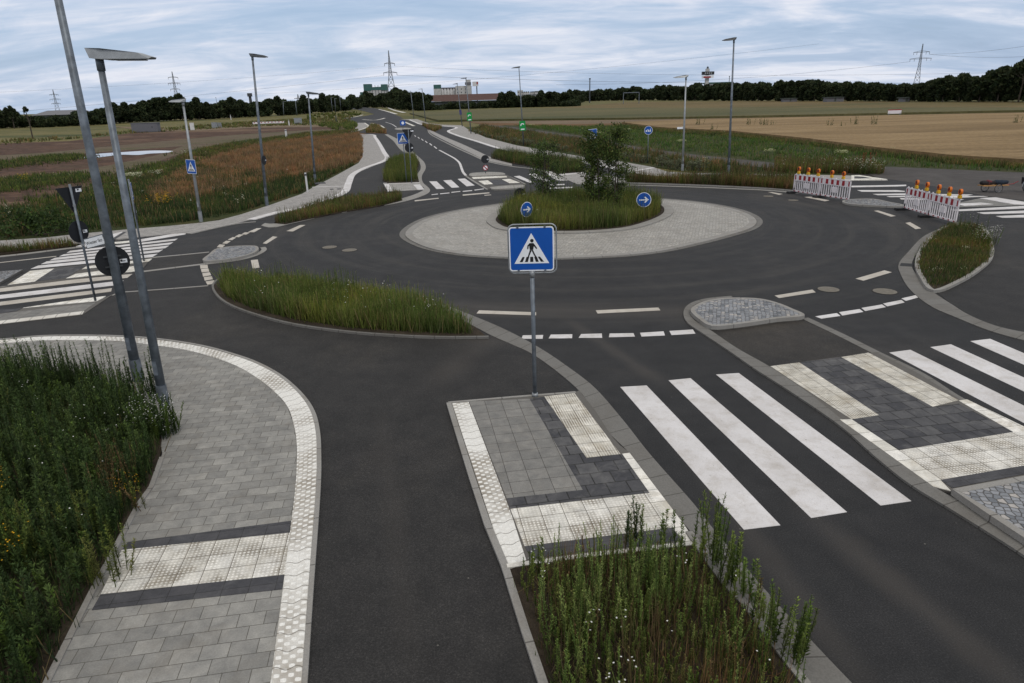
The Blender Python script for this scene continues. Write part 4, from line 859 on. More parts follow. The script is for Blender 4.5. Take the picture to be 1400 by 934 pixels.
# roundabout arrow signs on the island
for base, top, cz, rz, lab, ob in (((719.5, 309), (719, 276), .31, R(38), 'narrow-looking blue arrow sign at the left front edge of the planted island', 0), ((881, 299), (880, 263), .31, R(0), 'round blue sign with white arrow at the right front edge of the planted island', 0)):
    rt, h = post(base, lab, 'road sign', 'arrow_sign', yaw(base, rz), 1, .025, .11, top)
    disc_sign(rt, h-.32, .32, 'right')
rt, h = post((711.5, 281), 'black round sign back in the grass on the far rim of the planted island', 'road sign', 'arrow_sign', yaw((711, 281)), 1, .025, .11, (711, 257))
disc_sign(rt, h-.3, .30, back=True)
# signs right of the north arm
rt, h = post((812, 240), 'blue crossing sign showing above the dense young tree of the island', 'road sign', 'crossing_sign', yaw((812, 240), R(20)), 3, .035, .03, (809, 177))
crossing_plate(rt, h-.35, .74, -.05)
rt, h = post((885.5, 222), 'round blue bicycle and walker sign on its own thin post beside the farm track', 'road sign', 'cycle_path_sign', yaw((885, 222), R(10)), 3, .035, 0, (886.5, 173))
disc_sign(rt, h-.3, .34, 'bike')
# small blue sign on the splitter island
rt, h = post((551, 176), 'tiny blue sign on the splitter island of the far road', 'road sign', 'keep_right_sign', yaw((551, 176)), 1.6, .05, .1, (550.5, 165.5))
p = MB().prism(off(rrect(1.1, .95, .12), 0, h-.4), -.06, -.07, 'xz').build('sign_plate', M['blue'], rt); MB().disc((0, h-.4), .3, -.07, -.08, 12).build('white_mark', M['signwhite'], p)
# green signs on lamps
for base, top, at, w_, h_, lab in (((716, 199), (709.5, 93), (714.5, 172), .72, 1.1, 'nearer green sign with white bow and caption bar on a lamp'), ((644, 183), (637, 107.5), (642.8, 159.5), .8, 1.35, 'farther green sign on a lamp before the green crop')):
    c, up = on_lamp(base, top, at); s_ = thing('green_sign', c, lab, 'sign', None, yaw(base), up)
    p = MB().prism(rrect(w_, h_, .06), -.10, -.12, 'xz').build('plate', M['green'], s_)
    arc = [(w_*.34*math.cos(a), h_*.05+w_*.34*math.sin(a)) for a in [R(200-i*22) for i in range(11)]]; inn = [(x*.55, h_*.05+(z_-h_*.05)*.55) for x, z_ in arc][::-1]
    MB().prism(arc[:9]+inn[2:], -.12, -.13, 'xz').build('white_bow', M['signwhite'], p)
    MB().box((0, -.125, -h_*.36), (w_*.62, .012, h_*.12)).build('caption_bar', M['signwhite'], p)
    MB().box((0, -.06, 0), (.1, .1, .3)).build('bracket', M['steel'], s_)
c, up = on_lamp((632, 173), (625, 115), (630, 153.5)); s_ = thing('indigo_sign', c, 'small indigo plate on the lamp left of the farther green sign', 'sign', None, 0, up)
MB().prism(rrect(.5, 1.0, .05), -.12, -.14, 'xz').build('plate', M['purple'], s_); MB().box((0, -.07, 0), (.1, .1, .3)).build('bracket', M['steel'], s_)
c, up = on_lamp((933, 234), (938, 106), (931, 175)); s_ = thing('small_sign', c, 'small pale plate sticking out left of the low lamp by the wheat field', 'sign', None, 0, up)
MB().box((-.28, 0, 0), (.42, .03, .14)).build('plate', M['signwhite'], s_); MB().box((-.06, 0, 0), (.1, .03, .05)).build('bracket', M['steel'], s_)

# ------------------------------------------------------------------ manhole covers
for u, v, r, lab in ((450.6, 338.2, .28, 'left manhole cover of the pair behind the grass island'), (477.8, 342.2, .28, 'right manhole cover of the pair behind the grass island'), (1050.5, 268.5, .26, 'small manhole cover left of the first barrier, beside a dash'),
        (1084.3, 274, .25, 'small manhole cover below the first red and white barrier'), (1132.7, 395.9, .28, 'manhole cover right of the pale dash near the cobbled half-round island'), (1209.8, 398.7, .30, 'manhole cover just above the row of yield dashes near the right gutter')):
    b = P(u, v, 0); root = thing('manhole_cover', b, lab, 'manhole cover', 'manhole covers in the road')
    n = 28; mb = MB()
    mb.prism([(r*1.12*math.cos(2*math.pi*i/n), r*1.12*math.sin(2*math.pi*i/n)) for i in range(n)], -.02, .007); mb.build('frame', M['asphalt_mid'], root)
    mb = MB(); mb.prism([(r*math.cos(2*math.pi*i/n), r*math.sin(2*math.pi*i/n)) for i in range(n)], 0, .011)
    mb.build('lid', M['castiron'], root)
    g = MB()
    for i in range(-3, 4):
        for j in range(-3, 4):
            if math.hypot(i, j) < 3.5: g.box((i*r*.24, j*r*.24, .0125), (r*.13, r*.13, .005))
    g.build('tread', M['castiron'], root)

# ------------------------------------------------------------------ road barriers
def barrier(a, b, fracs, label, feet, side):
    A, B = Vector(a), Vector(b); d = B-A; L = Vector((d.x, d.y)).length; rz = math.atan2(d.y, d.x)
    root = thing('road_barrier', (A.x, A.y, 0), label, 'barrier', 'red and white barriers closing the east road', rz)
    z0, z1 = .10+A.z, 1.02+A.z
    f = MB(); f.box((L/2, 0, z0+.035), (L, .04, .07)); f.box((L/2, 0, z1-.02), (L, .045, .04)); f.box((L/2, 0, z1-.31), (L, .04, .035))
    for x in (.025, L-.025): f.box((x, 0, (z0+z1)/2), (.05, .045, z1-z0))
    n = 13
    for i in range(1, n):
        x = L*i/n
        if 5 <= i <= 7 and i != 6: pass
        f.box((x, 0, (z0+z1)/2-.12), (.034, .03, z1-z0-.30))
    for i in range(7):
        x = L*(.07+.86*i/6); f.box((x, 0, z1+.02), (.05, .035, .05))
    f.build('lattice_frame', M['plasticw'], root)
    MB().box((L/2, 0, z0+.38), (.30, .05, .27)).build('centre_plate', M['plasticw'], root)
    bd = MB().box((L/2, 0, z1-.165), (L-.08, .035, .25)).build('warning_board', M['plasticw'], root)
    g = MB()
    for i in range(6):
        x = .10+(L-.2)*i/5; wd = .165 if 0 < i < 5 else .08
        for s in (-1, 1): g.box((x, s*.019, z1-.165), (wd, .006, .235))
    g.build('red_blocks', M['red'], bd)
    g = MB()
    for i in range(6):
        x = .12+(L-.24)*i/5
        for s in (-1, 1): g.box((x, s*.022, z0+.035), (.11, .006, .05))
    g.build('lower_red_blocks', M['red'], root)
    for x in feet:
        q = MB().box((x, 0, .05), (.24, .78, .09)); q.tube([(x, 0, .09), (x, 0, .3)], .03, 8); q.build('foot_block', M['rubber'], root)
    for x in fracs:
        x = x*L
        lm = MB().box((x, 0, z1+.10), (.14, .10, .12)).tube([(x, 0, z1+.13), (x, 0, z1+.20)], [.06, .035], 8).build('warning_lamp', M['yellow'], root)
        e = MB(); e.prism([(x+.085*math.cos(2*math.pi*i/16), z1+.29+.12*math.sin(2*math.pi*i/16)) for i in range(16)], -.045, .045, 'xz'); e.build('lens', M['amber'], lm)
        MB().prism([(x+.05*math.cos(2*math.pi*i/12), z1+.30+.07*math.sin(2*math.pi*i/12)) for i in range(12)], -.055, -.045, 'xz').build('reflector', M['wine'], lm)
    return root
def pt(u, v): p = P(u, v, 0.0); return p
a, b = pt(1084, 264), pt(1160, 276); m_ = a.lerp(b, .48)
barrier(a, m_, (.15, .52, .90), 'left panel of the left barrier pair, three amber lamps on top', (.05,), 1)
barrier(m_+(b-a)*.006, b, (.36, .74), 'right panel of the left barrier pair, two amber lamps on top', (.1,), 1)
a, b = pt(1235, 287), pt(1306, 308); m_ = a.lerp(b, .48)
barrier(a, m_, (.40, .82), 'left panel of the right barrier pair, two amber lamps on top', (.05,), 1)
barrier(m_+(b-a)*.006, b, (.25, .62, .97), 'right panel of the right barrier pair, three amber lamps on top, nearest of all', (.1,), 1)

# ------------------------------------------------------------------ bicycle with trailer at the right edge
def wheel(root, x, z, r, name='wheel', y=0.0, k=22):
    t = [(x+r*math.cos(2*math.pi*i/k), y, z+r*math.sin(2*math.pi*i/k)) for i in range(k+1)]
    wl = MB().tube(t, r*.07, 6, False).build(name, M['rubber'], root, True)
    sp = MB()
    t2 = [(x+r*.9*math.cos(2*math.pi*i/k), y, z+r*.9*math.sin(2*math.pi*i/k)) for i in range(k+1)]
    sp.tube(t2, r*.03, 5, False)
    for i in range(12):
        a_ = math.pi*2*i/12; sp.tube([(x, y, z), (x+r*.9*math.cos(a_), y, z+r*.9*math.sin(a_))], .004, 4)
    sp.tube([(x, y-.05, z), (x, y+.05, z)], .02, 6); sp.build('rim', M['steel_pale'], wl)
bc = P(1401, 263, 0)
tr = thing('bicycle_trailer', P(1360, 263.5, 0), 'flat wooden bicycle trailer on two small wheels at the right edge', 'bicycle trailer', None, R(2))
MB().box((0, -.0, .36), (1.35, .06, .05)).box((0, .42, .36), (1.35, .06, .05)).box((-.62, .2, .36), (.06, .42, .04)).box((.62, .2, .36), (.06, .42, .04)).box((0, .2, .37), (1.2, .38, .02)).build('wooden_frame', M['wood'], tr)
wheel(tr, -.22, .22, .21, y=.48); wheel(tr, .12, .22, .21, y=-.06)
MB().tube([(.6, .2, .36), (1.05, .2, .40), (1.3, .2, .52)], .018, 6).build('tow_bar', M['red'], tr)
def bundle(name, x0, x1, r, mat, label, cat):
    b0 = P(1360, 263.5, 0); n = 10; pts = []; rad = []
    for i in range(n+1):
        t = i/n; pts.append((b0.x+x0+(x1-x0)*t, b0.y+.2+.02*math.sin(5*t), .38+r*.8+.015*math.sin(9*t))); rad.append(r*(.55+.45*math.sin(math.pi*min(1, max(0, t*.9+.08)))+.07*math.sin(14*t)))
    o = MB().tube(pts, rad, 12).build(name, mat, None, True); tag(o, label, cat); return o
bundle('rolled_bag', -.70, .02, .13, M['blackcloth'], 'black rolled bag lying on the rear of the trailer', 'bag')
bundle('blue_bundle', .0, .68, .14, M['navy'], 'dark blue rolled bundle lying on the front of the trailer', 'bundle')
bundle('red_roll', -.38, -.2, .145, M['wine'], 'wine red cloth roll wrapped over the black bag on the trailer', 'cloth')
bk = thing('bicycle', bc, 'black bicycle cut off by the right edge of the photo, pulling the trailer', 'bicycle', None, R(8))
wheel(bk, .16, .34, .34, 'rear_wheel', k=28); wheel(bk, 1.22, .34, .34, 'front_wheel', k=28)
fr = MB(); 
for a_, b_ in (((.16, 0, .34), (.58, 0, .30)), ((.16, 0, .34), (.46, 0, .82)), ((.58, 0, .30), (.44, 0, .92)), ((.58, 0, .30), (1.03, 0, .74)), ((.46, 0, .82), (1.01, 0, .86)), ((1.01, 0, .92), (1.22, 0, .34))): fr.tube([a_, b_], .018, 8)
fr.build('frame', M['blackcloth'], bk)
MB().tube([(1.0, -.28, 1.02), (1.05, -.1, 1.0), (1.05, .1, 1.0), (1.0, .28, 1.02)], .014, 6).tube([(1.01, 0, .9), (1.05, 0, 1.0)], .014, 6).build('handlebar', M['steel_dark'], bk)
MB().tube([(.30, 0, .95), (.42, 0, .96), (.58, 0, .94)], [.08, .07, .02], 8).build('saddle', M['rubber'], bk)
MB().tube([(.16+.37*math.cos(R(a_)), 0, .34+.37*math.sin(R(a_))) for a_ in range(20, 200, 15)], .025, 6).build('mudguard', M['steel_pale'], bk)
MB().box((.12, 0, .74), (.42, .14, .02)).build('rack', M['steel_dark'], bk)
for s in (-1, 1):
    MB().prism([(-.12, .42), (.24, .42), (.27, .74), (-.17, .76)], s*.08, s*.2, 'xz').build('pannier', M['blackcloth'], bk)

# ------------------------------------------------------------------ boxes, cabinets and works on the left ground
def cabinet(base, w_, h_, d_, mat, name, label, cat, rz=0.0, z=-.1):
    b = P(*base, z); root = thing(name, b, label, cat, None, rz)
    MB().box((0, 0, h_*.03), (w_*1.02, d_*1.04, h_*.06)).build('plinth', M['kerb'], root)
    MB().box((0, 0, h_*.53), (w_, d_, h_*.92)).build('body', mat, root)
    MB().box((0, 0, h_*.995), (w_*1.06, d_*1.08, h_*.04)).build('lid', mat, root)
    dr = MB().box((0, -d_/2-.01, h_*.52), (w_*.86, .02, h_*.8)).build('door', mat, root)
    MB().box((w_*.3, -d_/2-.03, h_*.55), (w_*.04, .03, h_*.14)).build('handle', M['steel_dark'], dr)
def hpx(base, v): b = P(*base, -.1); return (topat(b, base[0], v)-b).z
cabinet((201, 181), 6.2, hpx((201, 181), 168), 2.4, M['greybox'], 'grey_container', 'long plain grey container on the left meadow', 'container', R(8))
cabinet((263.5, 178.5), 1.0, hpx((263.5, 178.5), 168), .6, M['whitebox'], 'white_cabinet', 'bright white cabinet alone beside the dirt track', 'cabinet', R(20))
cabinet((294, 175.5), 1.4, hpx((294, 175.5), 167.5), .7, M['steel_pale'], 'grey_cabinet', 'wider of the two pale grey cabinets side by side', 'cabinet')
cabinet((301, 175), .8, hpx((301, 175), 168), .6, M['steel_pale'], 'grey_cabinet', 'narrower of the two pale grey cabinets side by side', 'cabinet')
cabinet((408, 170), 2.2, hpx((408, 170), 161.5), 1.0, M['steel_pale'], 'grey_cabinet', 'pale grey cabinet right of the long red and white fence', 'cabinet', R(10))
b0, b1 = P(346, 172, -.1), P(389, 170.5, -.1)
rt = thing('site_fence', b0, 'long low red and white site fence beyond the dirt field', 'fence', None, math.atan2(b1.y-b0.y, b1.x-b0.x)); Lf = (b1-b0).length
MB().box((Lf/2, 0, .75), (Lf, .06, .55)).build('board', M['plasticw'], rt)
g = MB(); [g.box((Lf*(i+.5)/9, -.04, .85), (Lf/22, .02, .2)) for i in range(9)]; g.build('red_stripes', M['red'], rt)
g = MB(); [g.box((Lf*i/5, 0, .5), (.08, .08, 1.0)) for i in range(6)]; g.build('posts', M['steel'], rt)
for (u, v, vt, lab, nm) in ((392, 189.5, 177, 'short pale marker post standing in the reddish meadow', 'marker_post'), (395.5, 172, 164, 'short pale post at the right end of the red and white fence', 'marker_post'), (460, 167, 158, 'dark squat post beside the far footpath', 'marker_post'), (316, 164, 157, 'short light post on the far meadow edge', 'marker_post'), (421, 265, 236, 'thin low wooden stake beside the left footpath', 'wooden_stake')):
    b = P(u, v, -.08); h = (topat(b, u, vt)-b).z; rt = thing(nm, b, lab, 'post')
    MB().box((0, 0, h/2), (.10 if v > 200 else .28, .08 if v > 200 else .2, h)).build('shaft', M['whitebox'] if v != 167 else M['steel_dark'], rt); MB().box((0, 0, h*.9), (.14 if v > 200 else .32, .1 if v > 200 else .24, h*.08)).build('cap', M['steel_dark'], rt)
# two little trestle boards in the fields on the right
for (u, v, vt, w_, lab) in ((1222, 160.5, 154, 2.6, 'small white board with red edge standing far out in the wheat field'),):
    b = P(u, v, -.1); h = (topat(b, u, vt)-b).z+.55; rt = thing('field_board', b, lab, 'board')
    MB().box((0, 0, h*.7), (w_, .06, h*.45)).build('board', M['plasticw'], rt); MB().box((0, 0, h*.96), (w_*1.02, .08, h*.10)).build('red_edge', M['red'], rt)
    for s in (-1, 1): MB().box((s*w_*.42, 0, h*.3), (.1, .1, h*.6)).build('leg', M['steel'], rt)

# ------------------------------------------------------------------ pylons and power lines
def bar(mb, a, b, r): mb.tube([a, b], r, 4, False)
def pylon(u, vtop, Y, arms, label, r=.22, wb=None, two=False, z0=-.5):
    t = far(u, vtop, Y); h = t.z-z0; root = thing('pylon', (t.x, t.y, z0), label, 'pylon', 'electricity pylons on the horizon', math.atan2(t.y, t.x)-math.pi/2)
    wb = wb or h*.16; mb = MB()
    def wd(z): k = z/h; return (wb/2)*(1-k/.62)+wb*.12*(k/.62) if k < .62 else wb*.12*(1-(k-.62)/.38)+.1
    lv = [0]
    while lv[-1] < h*.97: lv.append(lv[-1]+max(wd(lv[-1])*2.0, h*.035))
    lv[-1] = h
    for a, b in zip(lv, lv[1:]):
        wa, wc = wd(a), wd(b); cs = [(-1, -1), (1, -1), (1, 1), (-1, 1)]
        for i in range(4):
            p, q = cs[i], cs[(i+1) % 4]
            bar(mb, (p[0]*wa, p[1]*wa, a), (p[0]*wc, p[1]*wc, b), r)
            bar(mb, (p[0]*wa, p[1]*wa, a), (q[0]*wc, q[1]*wc, b), r*.55); bar(mb, (q[0]*wa, q[1]*wa, a), (p[0]*wc, p[1]*wc, b), r*.55)
            bar(mb, (p[0]*wc, p[1]*wc, b), (q[0]*wc, q[1]*wc, b), r*.5)
    mb.build('lattice_tower', M['line'], root)
    tips = []
    for k, half in arms:
        z = h*k; am = MB()
        for s in (-1, 1):
            am.tube([(0, 0, z), (s*half, 0, z)], [r, r*.7], 4); bar(am, (0, 0, z+h*.03), (s*half, 0, z), r*.6); bar(am, (s*half*.5, 0, z), (s*half*.5, 0, z+h*.015), r*.5)
            bar(am, (s*half*.94, 0, z), (s*half*.94, 0, z-h*.045), r*.8)
            if half > h*.14: bar(am, (s*half*.55, 0, z), (s*half*.55, 0, z-h*.045), r*.8)
            q = root.rotation_quaternion @ Vector((s*half*.94, 0, z-h*.045)); tips.append(Vector((t.x, t.y, z0))+q)
        am.build('cross_arm', M['line'], root)
    return tips
tc_ = pylon(531, 69, 1100, ((.61, 10.5), (.77, 8.0)), 'tall central pylon behind the far road, wide straddling legs', .55, 17)
pylon(235, 98, 420, ((.86, 2.7), (.72, 3.3), (.58, 2.6)), 'left pylon with three arms rising behind the woods', .15, 4.2, z0=3)
pylon(72, 122.5, 560, ((.81, 3.0), (.63, 3.6), (.47, 3.0)), 'small far-left pylon behind the warehouse roof', .16, 4, z0=3)
tr_ = pylon(1262, 60, 420, ((.85, 4.2), (.73, 5.6)), 'pylon on the right rising behind the dark woods', .17, 4.6)
pylon(407, 129, 900, ((.75, 5),), 'tiny pylon top just above the left woods', .4, 12)
def wire(a, b, sag, r, label, grp):
    pts = [a.lerp(b, i/24)-Vector((0, 0, sag*4*(i/24)*(1-i/24))) for i in range(25)]
    o = MB().tube(pts, r, 4, False).build('power_line', M['line']); tag(o, label, 'power line', grp)
wg = 'power lines crossing the sky'
tips = sorted(tc_, key=lambda p: (p.z, p.x))
for i, (v0, v1, uu, Yb, sg) in enumerate(((101, 100, 532, 300, 0), )): pass
lo_l, lo_r, hi_l, hi_r = tips[0], tips[1], tips[2], tips[3]
wire(lo_r, far(1420, 112, 900), 6, .2, 'lower dark power line running right from the central pylon', wg)
wire(hi_r, far(1420, 98, 900), 8, .13, 'upper thin power line running right from the central pylon', wg)
wire(lo_l, far(-40, 158, 800), 2, .13, 'lower power line running left from the central pylon', wg)
wire(hi_l, far(-40, 128, 800), 3, .09, 'upper faint power line running left from the central pylon', wg)
wire(far(330, 130, 500), far(1120, 60, 420)*1.0, 3, .05, 'faint power line slanting up behind the central pylon', wg)
trs = sorted(tr_, key=lambda p: (p.z, p.x))
wire(trs[0], far(760, 116, 430), 3, .07, 'lower power line running left from the right pylon', wg)
wire(trs[-1], far(1500, 45, 300), 2, .06, 'upper power line running right from the right pylon', wg)
wire(trs[3] if len(trs) > 3 else trs[-1], far(1500, 70, 300), 2, .06, 'lower power line running right from the right pylon', wg)

# ------------------------------------------------------------------ far buildings
def block(root, name, u0, u1, vt, Y, depth, mat, z0=-.5, dy=0.0):
    p0 = far(u0, vt, Y+dy); p1 = far(u1, vt, Y+dy); rx, ry = root.location.x, root.location.y
    z1 = (p0.z+p1.z)/2; x0, x1 = sorted((p0.x, p1.x))
    mb = MB().box(((x0+x1)/2-rx, Y+dy+depth/2-ry, (z0+z1)/2), (x1-x0, depth, z1-z0))
    return mb.build(name, mat, root), (x0-rx, x1-rx, z1, Y+dy-ry)
def windows(root, box, cols, rows, w_, h_, z0, dz, par=None):
    x0, x1, z1, y = box
    for j in range(rows):
        for i in range(cols):
            o = MB().box((x0+(x1-x0)*(i+.5)/cols, y-.08, z0+j*dz), (w_, .2, h_)).build('window', M['glass'], root)
b_ = thing('silo_building', (far(515, 140, 1300).x, 1300, 0), 'pale silo works with teal roof boxes behind the central trees', 'building')
_, bx1 = block(b_, 'wall', 498.5, 527.5, 121.5, 1300, 30, M['wallpale']); block(b_, 'roof_box', 496.5, 506.5, 115, 1300, 16, M['teal'], 27, -1.0); block(b_, 'roof_box', 520.5, 528, 115.3, 1300, 16, M['teal'], 27, -1.2); block(b_, 'roof', 506.6, 520.4, 119, 1300, 20, M['teal'], 28, -.6); block(b_, 'side_wing', 492, 498.3, 126, 1300, 20, M['teal'], -.5, 2)
for i in range(7): MB().box((bx1[0]+(bx1[1]-bx1[0])*(i+.5)/7, bx1[3]-.2, 19), (.8, .5, 34)).build('pilaster', M['greybox'], b_)
b_ = thing('silo_tower_works', (far(620, 140, 1350).x, 1350, 0), 'row of round silos with a tower, above the red barn roof', 'building')
block(b_, 'teal_cap', 592.5, 602, 115.8, 1350, 16, M['teal'], 27); block(b_, 'end_wall', 592.8, 602.5, 121.5, 1349, 16, M['wallpale'])
for i in range(6):
    p = far(604.5+i*4.1, 121, 1355); r_ = 2.9
    MB().tube([(p.x-b_.location.x, 5, -.5), (p.x-b_.location.x, 5, p.z)], r_, 14).build('silo', M['wallpale'], b_, True)
block(b_, 'conveyor_gallery', 602, 628, 119.6, 1352, 3, M['greybox'], far(610, 121.3, 1352).z)
_, bx2 = block(b_, 'tower_hall', 622.5, 644, 117.5, 1345, 18, M['wallpale']); block(b_, 'tower', 636.5, 643, 109, 1343, 10, M['wallpale']); block(b_, 'tower_head', 635.5, 643.6, 112.5, 1342, 11, M['greybox'], far(640, 116, 1342).z)
windows(b_, bx2, 4, 2, 1.5, 2.2, 20, 6)
# long barn with red tiled roof
p0, p1 = far(581, 139, 578), far(691, 136, 578)
b_ = thing('barn', (p0.x, 578, 0), 'long low barn with a dull red tiled roof in front of the silos', 'building')
zt = far(640, 128.8, 590).z; ze = far(640, 137.6, 578).z; Lb = p1.x-p0.x
MB().box((Lb/2, 10.5, (ze-.2)/2), (Lb, 19, ze-.2)).build('wall', M['walldark'], b_)
rf = MB(); rf.v = [Vector(q) for q in ((-1.5, -.5, ze), (Lb+1, -.5, ze), (Lb+1, 21.5, ze), (-1.5, 21.5, ze), (-4.0, 10, zt), (Lb-2, 10, zt))]
rf.f = [[0, 1, 5, 4], [2, 3, 4, 5], [3, 0, 4], [1, 2, 5], [3, 2, 1, 0]]; rf.build('roof', M['roofred'], b_)
for i in range(9): MB().box((Lb*(i+.5)/9, .9, ze*.5), (Lb/13, .2, ze*.35)).build('window', M['glass'], b_)
MB().box((Lb*.62, .85, ze*.35), (2.2, .2, ze*.7)).build('door', M['greybox'], b_)
# flats
b_ = thing('flats', (far(722, 130, 800).x, 800, 0), 'white blocks of flats behind the trees, right of the nearer green sign', 'building')
for u0, u1, vt in ((707.5, 715, 123.5), (715.2, 724, 125.5), (725, 730.5, 126), (731, 736.5, 124.5)):
    _, bx3 = block(b_, 'wall', u0, u1, vt, 800+random.random()*4, 14, M['wallpale']); windows(b_, bx3, 3, 4, 1.1, 1.2, 3, 3.2)
# warehouse far left
b_ = thing('warehouse', (far(70, 158, 330).x, 330, 0), 'long grey pitched warehouse roof on the far left horizon', 'building')
q0, q1 = far(44, 157, 330), far(107, 153.5, 330); zt = far(70, 151.2, 336).z; ze = far(70, 157.5, 330).z; ox = b_.location.x
MB().box(((q0.x+q1.x)/2-ox, 7, ze/2), (q1.x-q0.x, 13, ze)).build('wall', M['walldark'], b_)
rf = MB(); X0, X1 = q0.x-ox-1, q1.x-ox+1; rf.v = [Vector(q) for q in ((X0, 0, ze+.05), (X1, 0, ze+.05), (X1, 14, ze+.05), (X0, 14, ze+.05), (X0+4, 7, zt), (X1-2, 7, zt))]
rf.f = [[0, 1, 5, 4], [2, 3, 4, 5], [3, 0, 4], [1, 2, 5], [3, 2, 1, 0]]; rf.build('roof', M['greybox'], b_)
for i in range(8): MB().box((X0+(X1-X0)*(i+.5)/8, .4, ze*.55), (1.8, .2, .9)).build('window', M['glass'], b_)
b_ = thing('low_shed', (far(95, 168, 300).x, 300, 0), 'low white shed strip in front of the warehouse', 'building')
_, bx4 = block(b_, 'wall', 79, 109, 165.5, 300, 6, M['wallpale']); block(b_, 'roof', 78.5, 109.5, 164.6, 299.6, 7, M['whitebox'], bx4[2]+.01)
b_ = thing('far_hall', (far(980, 115, 700).x, 700, 0), 'low pale green hall roof beside the advertising tower', 'building')
_, bx4 = block(b_, 'wall', 970, 1000, 114, 700, 20, M['wallpale']); block(b_, 'roof', 968.5, 1001, 112.3, 699, 22, M['teal'], bx4[2]+.02)
# advertising tower
t = far(967.5, 94, 700); b_ = thing('advertising_tower', (t.x, 700, 0), 'advertising tower with dark and red sign boxes above the right woods', 'sign tower')
o = b_.location; MB().box((0, 0, t.z/2), (3.2, 3.0, t.z)).build('shaft', M['wallpale'], b_)
za, zb, zc, zd = far(967, 98, 700).z, far(967, 102.5, 700).z, far(967, 103.3, 700).z, far(967, 107, 700).z
bb = MB().box((0, -2, (za+zb)/2), (11.5, 3, za-zb)).build('upper_sign_box', M['backplate'], b_); text('H O F', 3.2, M['signwhite'], bb, (0, -3.55, (za+zb)/2)) if False else None
MB().box((-2.8, -3.52, (za+zb)/2), (1.2, .1, 1.4)).box((-.9, -3.52, (za+zb)/2), (1.2, .1, 1.4)).box((1.0, -3.52, (za+zb)/2), (1.2, .1, 1.4)).box((2.9, -3.52, (za+zb)/2), (1.2, .1, 1.4)).build('light_marks', M['steel_pale'], bb)
bb = MB().box((0, -2, (zc+zd)/2), (10.8, 3, zc-zd)).build('lower_sign_box', M['signwhite'], b_); MB().box((-1, -3.52, (zc+zd)/2-.3), (7, .1, 1.5)).build('red_band', M['red'], bb)
MB().tube([(0, 0, t.z), (0, 0, far(967, 90.5, 700).z)], .3, 5).box((0, 0, t.z+.6), (1.6, 1.4, 2)).build('mast', M['steel_dark'], b_)
# small billboard on a pole above the barn
t = far(651.5, 112, 600); b_ = thing('billboard_mast', (t.x, 600, 0), 'pale billboard on a dark pole above the barn roof', 'billboard')
MB().tube([(0, 0, 0), (0, 0, t.z)], .45, 6).build('pole', M['steel_dark'], b_); MB().box((-1, -.6, t.z-1.6), (4.8, .8, 3.6)).build('board', M['whitebox'], b_); MB().box((.6, -1.05, t.z-1.0), (1.2, .1, 1.8)).build('red_mark', M['red'], b_)
# gantry, chimney, mast
a, b = far(852.5, 127, 500), far(874, 126, 500); b_ = thing('sign_gantry', (a.x, 500, 0), 'grey gantry frame standing before the right woods', 'gantry')
MB().box(((b.x-a.x)/2, 0, a.z), (b.x-a.x, .4, .5)).build('beam', M['steel'], b_)
for xx in (0, b.x-a.x): MB().box((xx, 0, a.z/2), (.4, .4, a.z)).build('upright', M['steel'], b_)
for u, vt, Y, r_, lab, nm, cat in ((341, 127.5, 500, 1.1, 'dark chimney standing out of the left woods', 'chimney', 'chimney'), (806.5, 107, 700, .55, 'thin radio mast above the middle trees', 'radio_mast', 'mast'), (997.5, 104, 600, .3, 'thin flag pole right of the pale green hall', 'flag_pole', 'pole'), (295, 133, 420, .12, 'very thin mast between the left pylon and the chimney', 'thin_mast', 'mast')):
    t = far(u, vt, Y); b_ = thing(nm, (t.x, Y, 0), lab, cat); MB().tube([(0, 0, 0), (0, 0, t.z)], [r_*1.2, r_*.8], 8).build('shaft', M['steel_dark'], b_); MB().tube([(0, 0, t.z-r_*2), (0, 0, t.z)], r_*1.6, 8).build('top', M['steel_dark'], b_)
# garden huts among the right woods
for u0, u1, v0, Y, lab in ((1072, 1090, 134.5, 300, 'brownish garden hut half hidden among the right woods'), (1131, 1154, 133, 300, 'long pale garden hut under the right woods'), (1236, 1244, 133.5, 230, 'tiny white hut front under the right pylon')):
    Y = P((u0+u1)/2, 139.2, -.1).y-4
    b_ = thing('garden_hut', (far((u0+u1)/2, v0, Y).x, Y, 0), lab, 'hut'); _, bb4 = block(b_, 'wall', u0, u1, v0+.8, Y, 4, M['greybox']); block(b_, 'roof', u0-.6, u1+.6, v0-.2, Y-.4, 5, M['walldark'], bb4[2]+.01)
    MB().box(((bb4[0]+bb4[1])/2, bb4[3]-.05, 1), (.8, .1, 1.6)).build('door', M['walldark'], b_)

# ------------------------------------------------------------------ plants
def npmesh(name, V, F, col, mat=None, parent=None, label=None, cat=None, group=None, kind=None):
    V = np.asarray(V, np.float32).reshape(-1, 3); F = np.asarray(F, np.int32); k = F.shape[1]
    me = bpy.data.meshes.new(name); me.vertices.add(len(V)); me.vertices.foreach_set('co', V.ravel())
    me.loops.add(F.size); me.loops.foreach_set('vertex_index', F.ravel())
    me.polygons.add(len(F)); me.polygons.foreach_set('loop_start', np.arange(0, F.size, k, dtype=np.int32))
    me.update(calc_edges=True)
    ca = me.color_attributes.new('Col', 'FLOAT_COLOR', 'POINT')
    c4 = np.ones((len(V), 4), np.float32); c4[:, :3] = np.clip(col, 0, 1); ca.data.foreach_set('color', c4.ravel())
    me.materials.append(mat or M['veg'])
    o = bpy.data.objects.new(name, me); C.objects.link(o); o.parent = parent
    return tag(o, label, cat, group, kind)
def poly_w(px, z=0.0): return np.array([[P(u, v, z).x, P(u, v, z).y] for u, v in px])
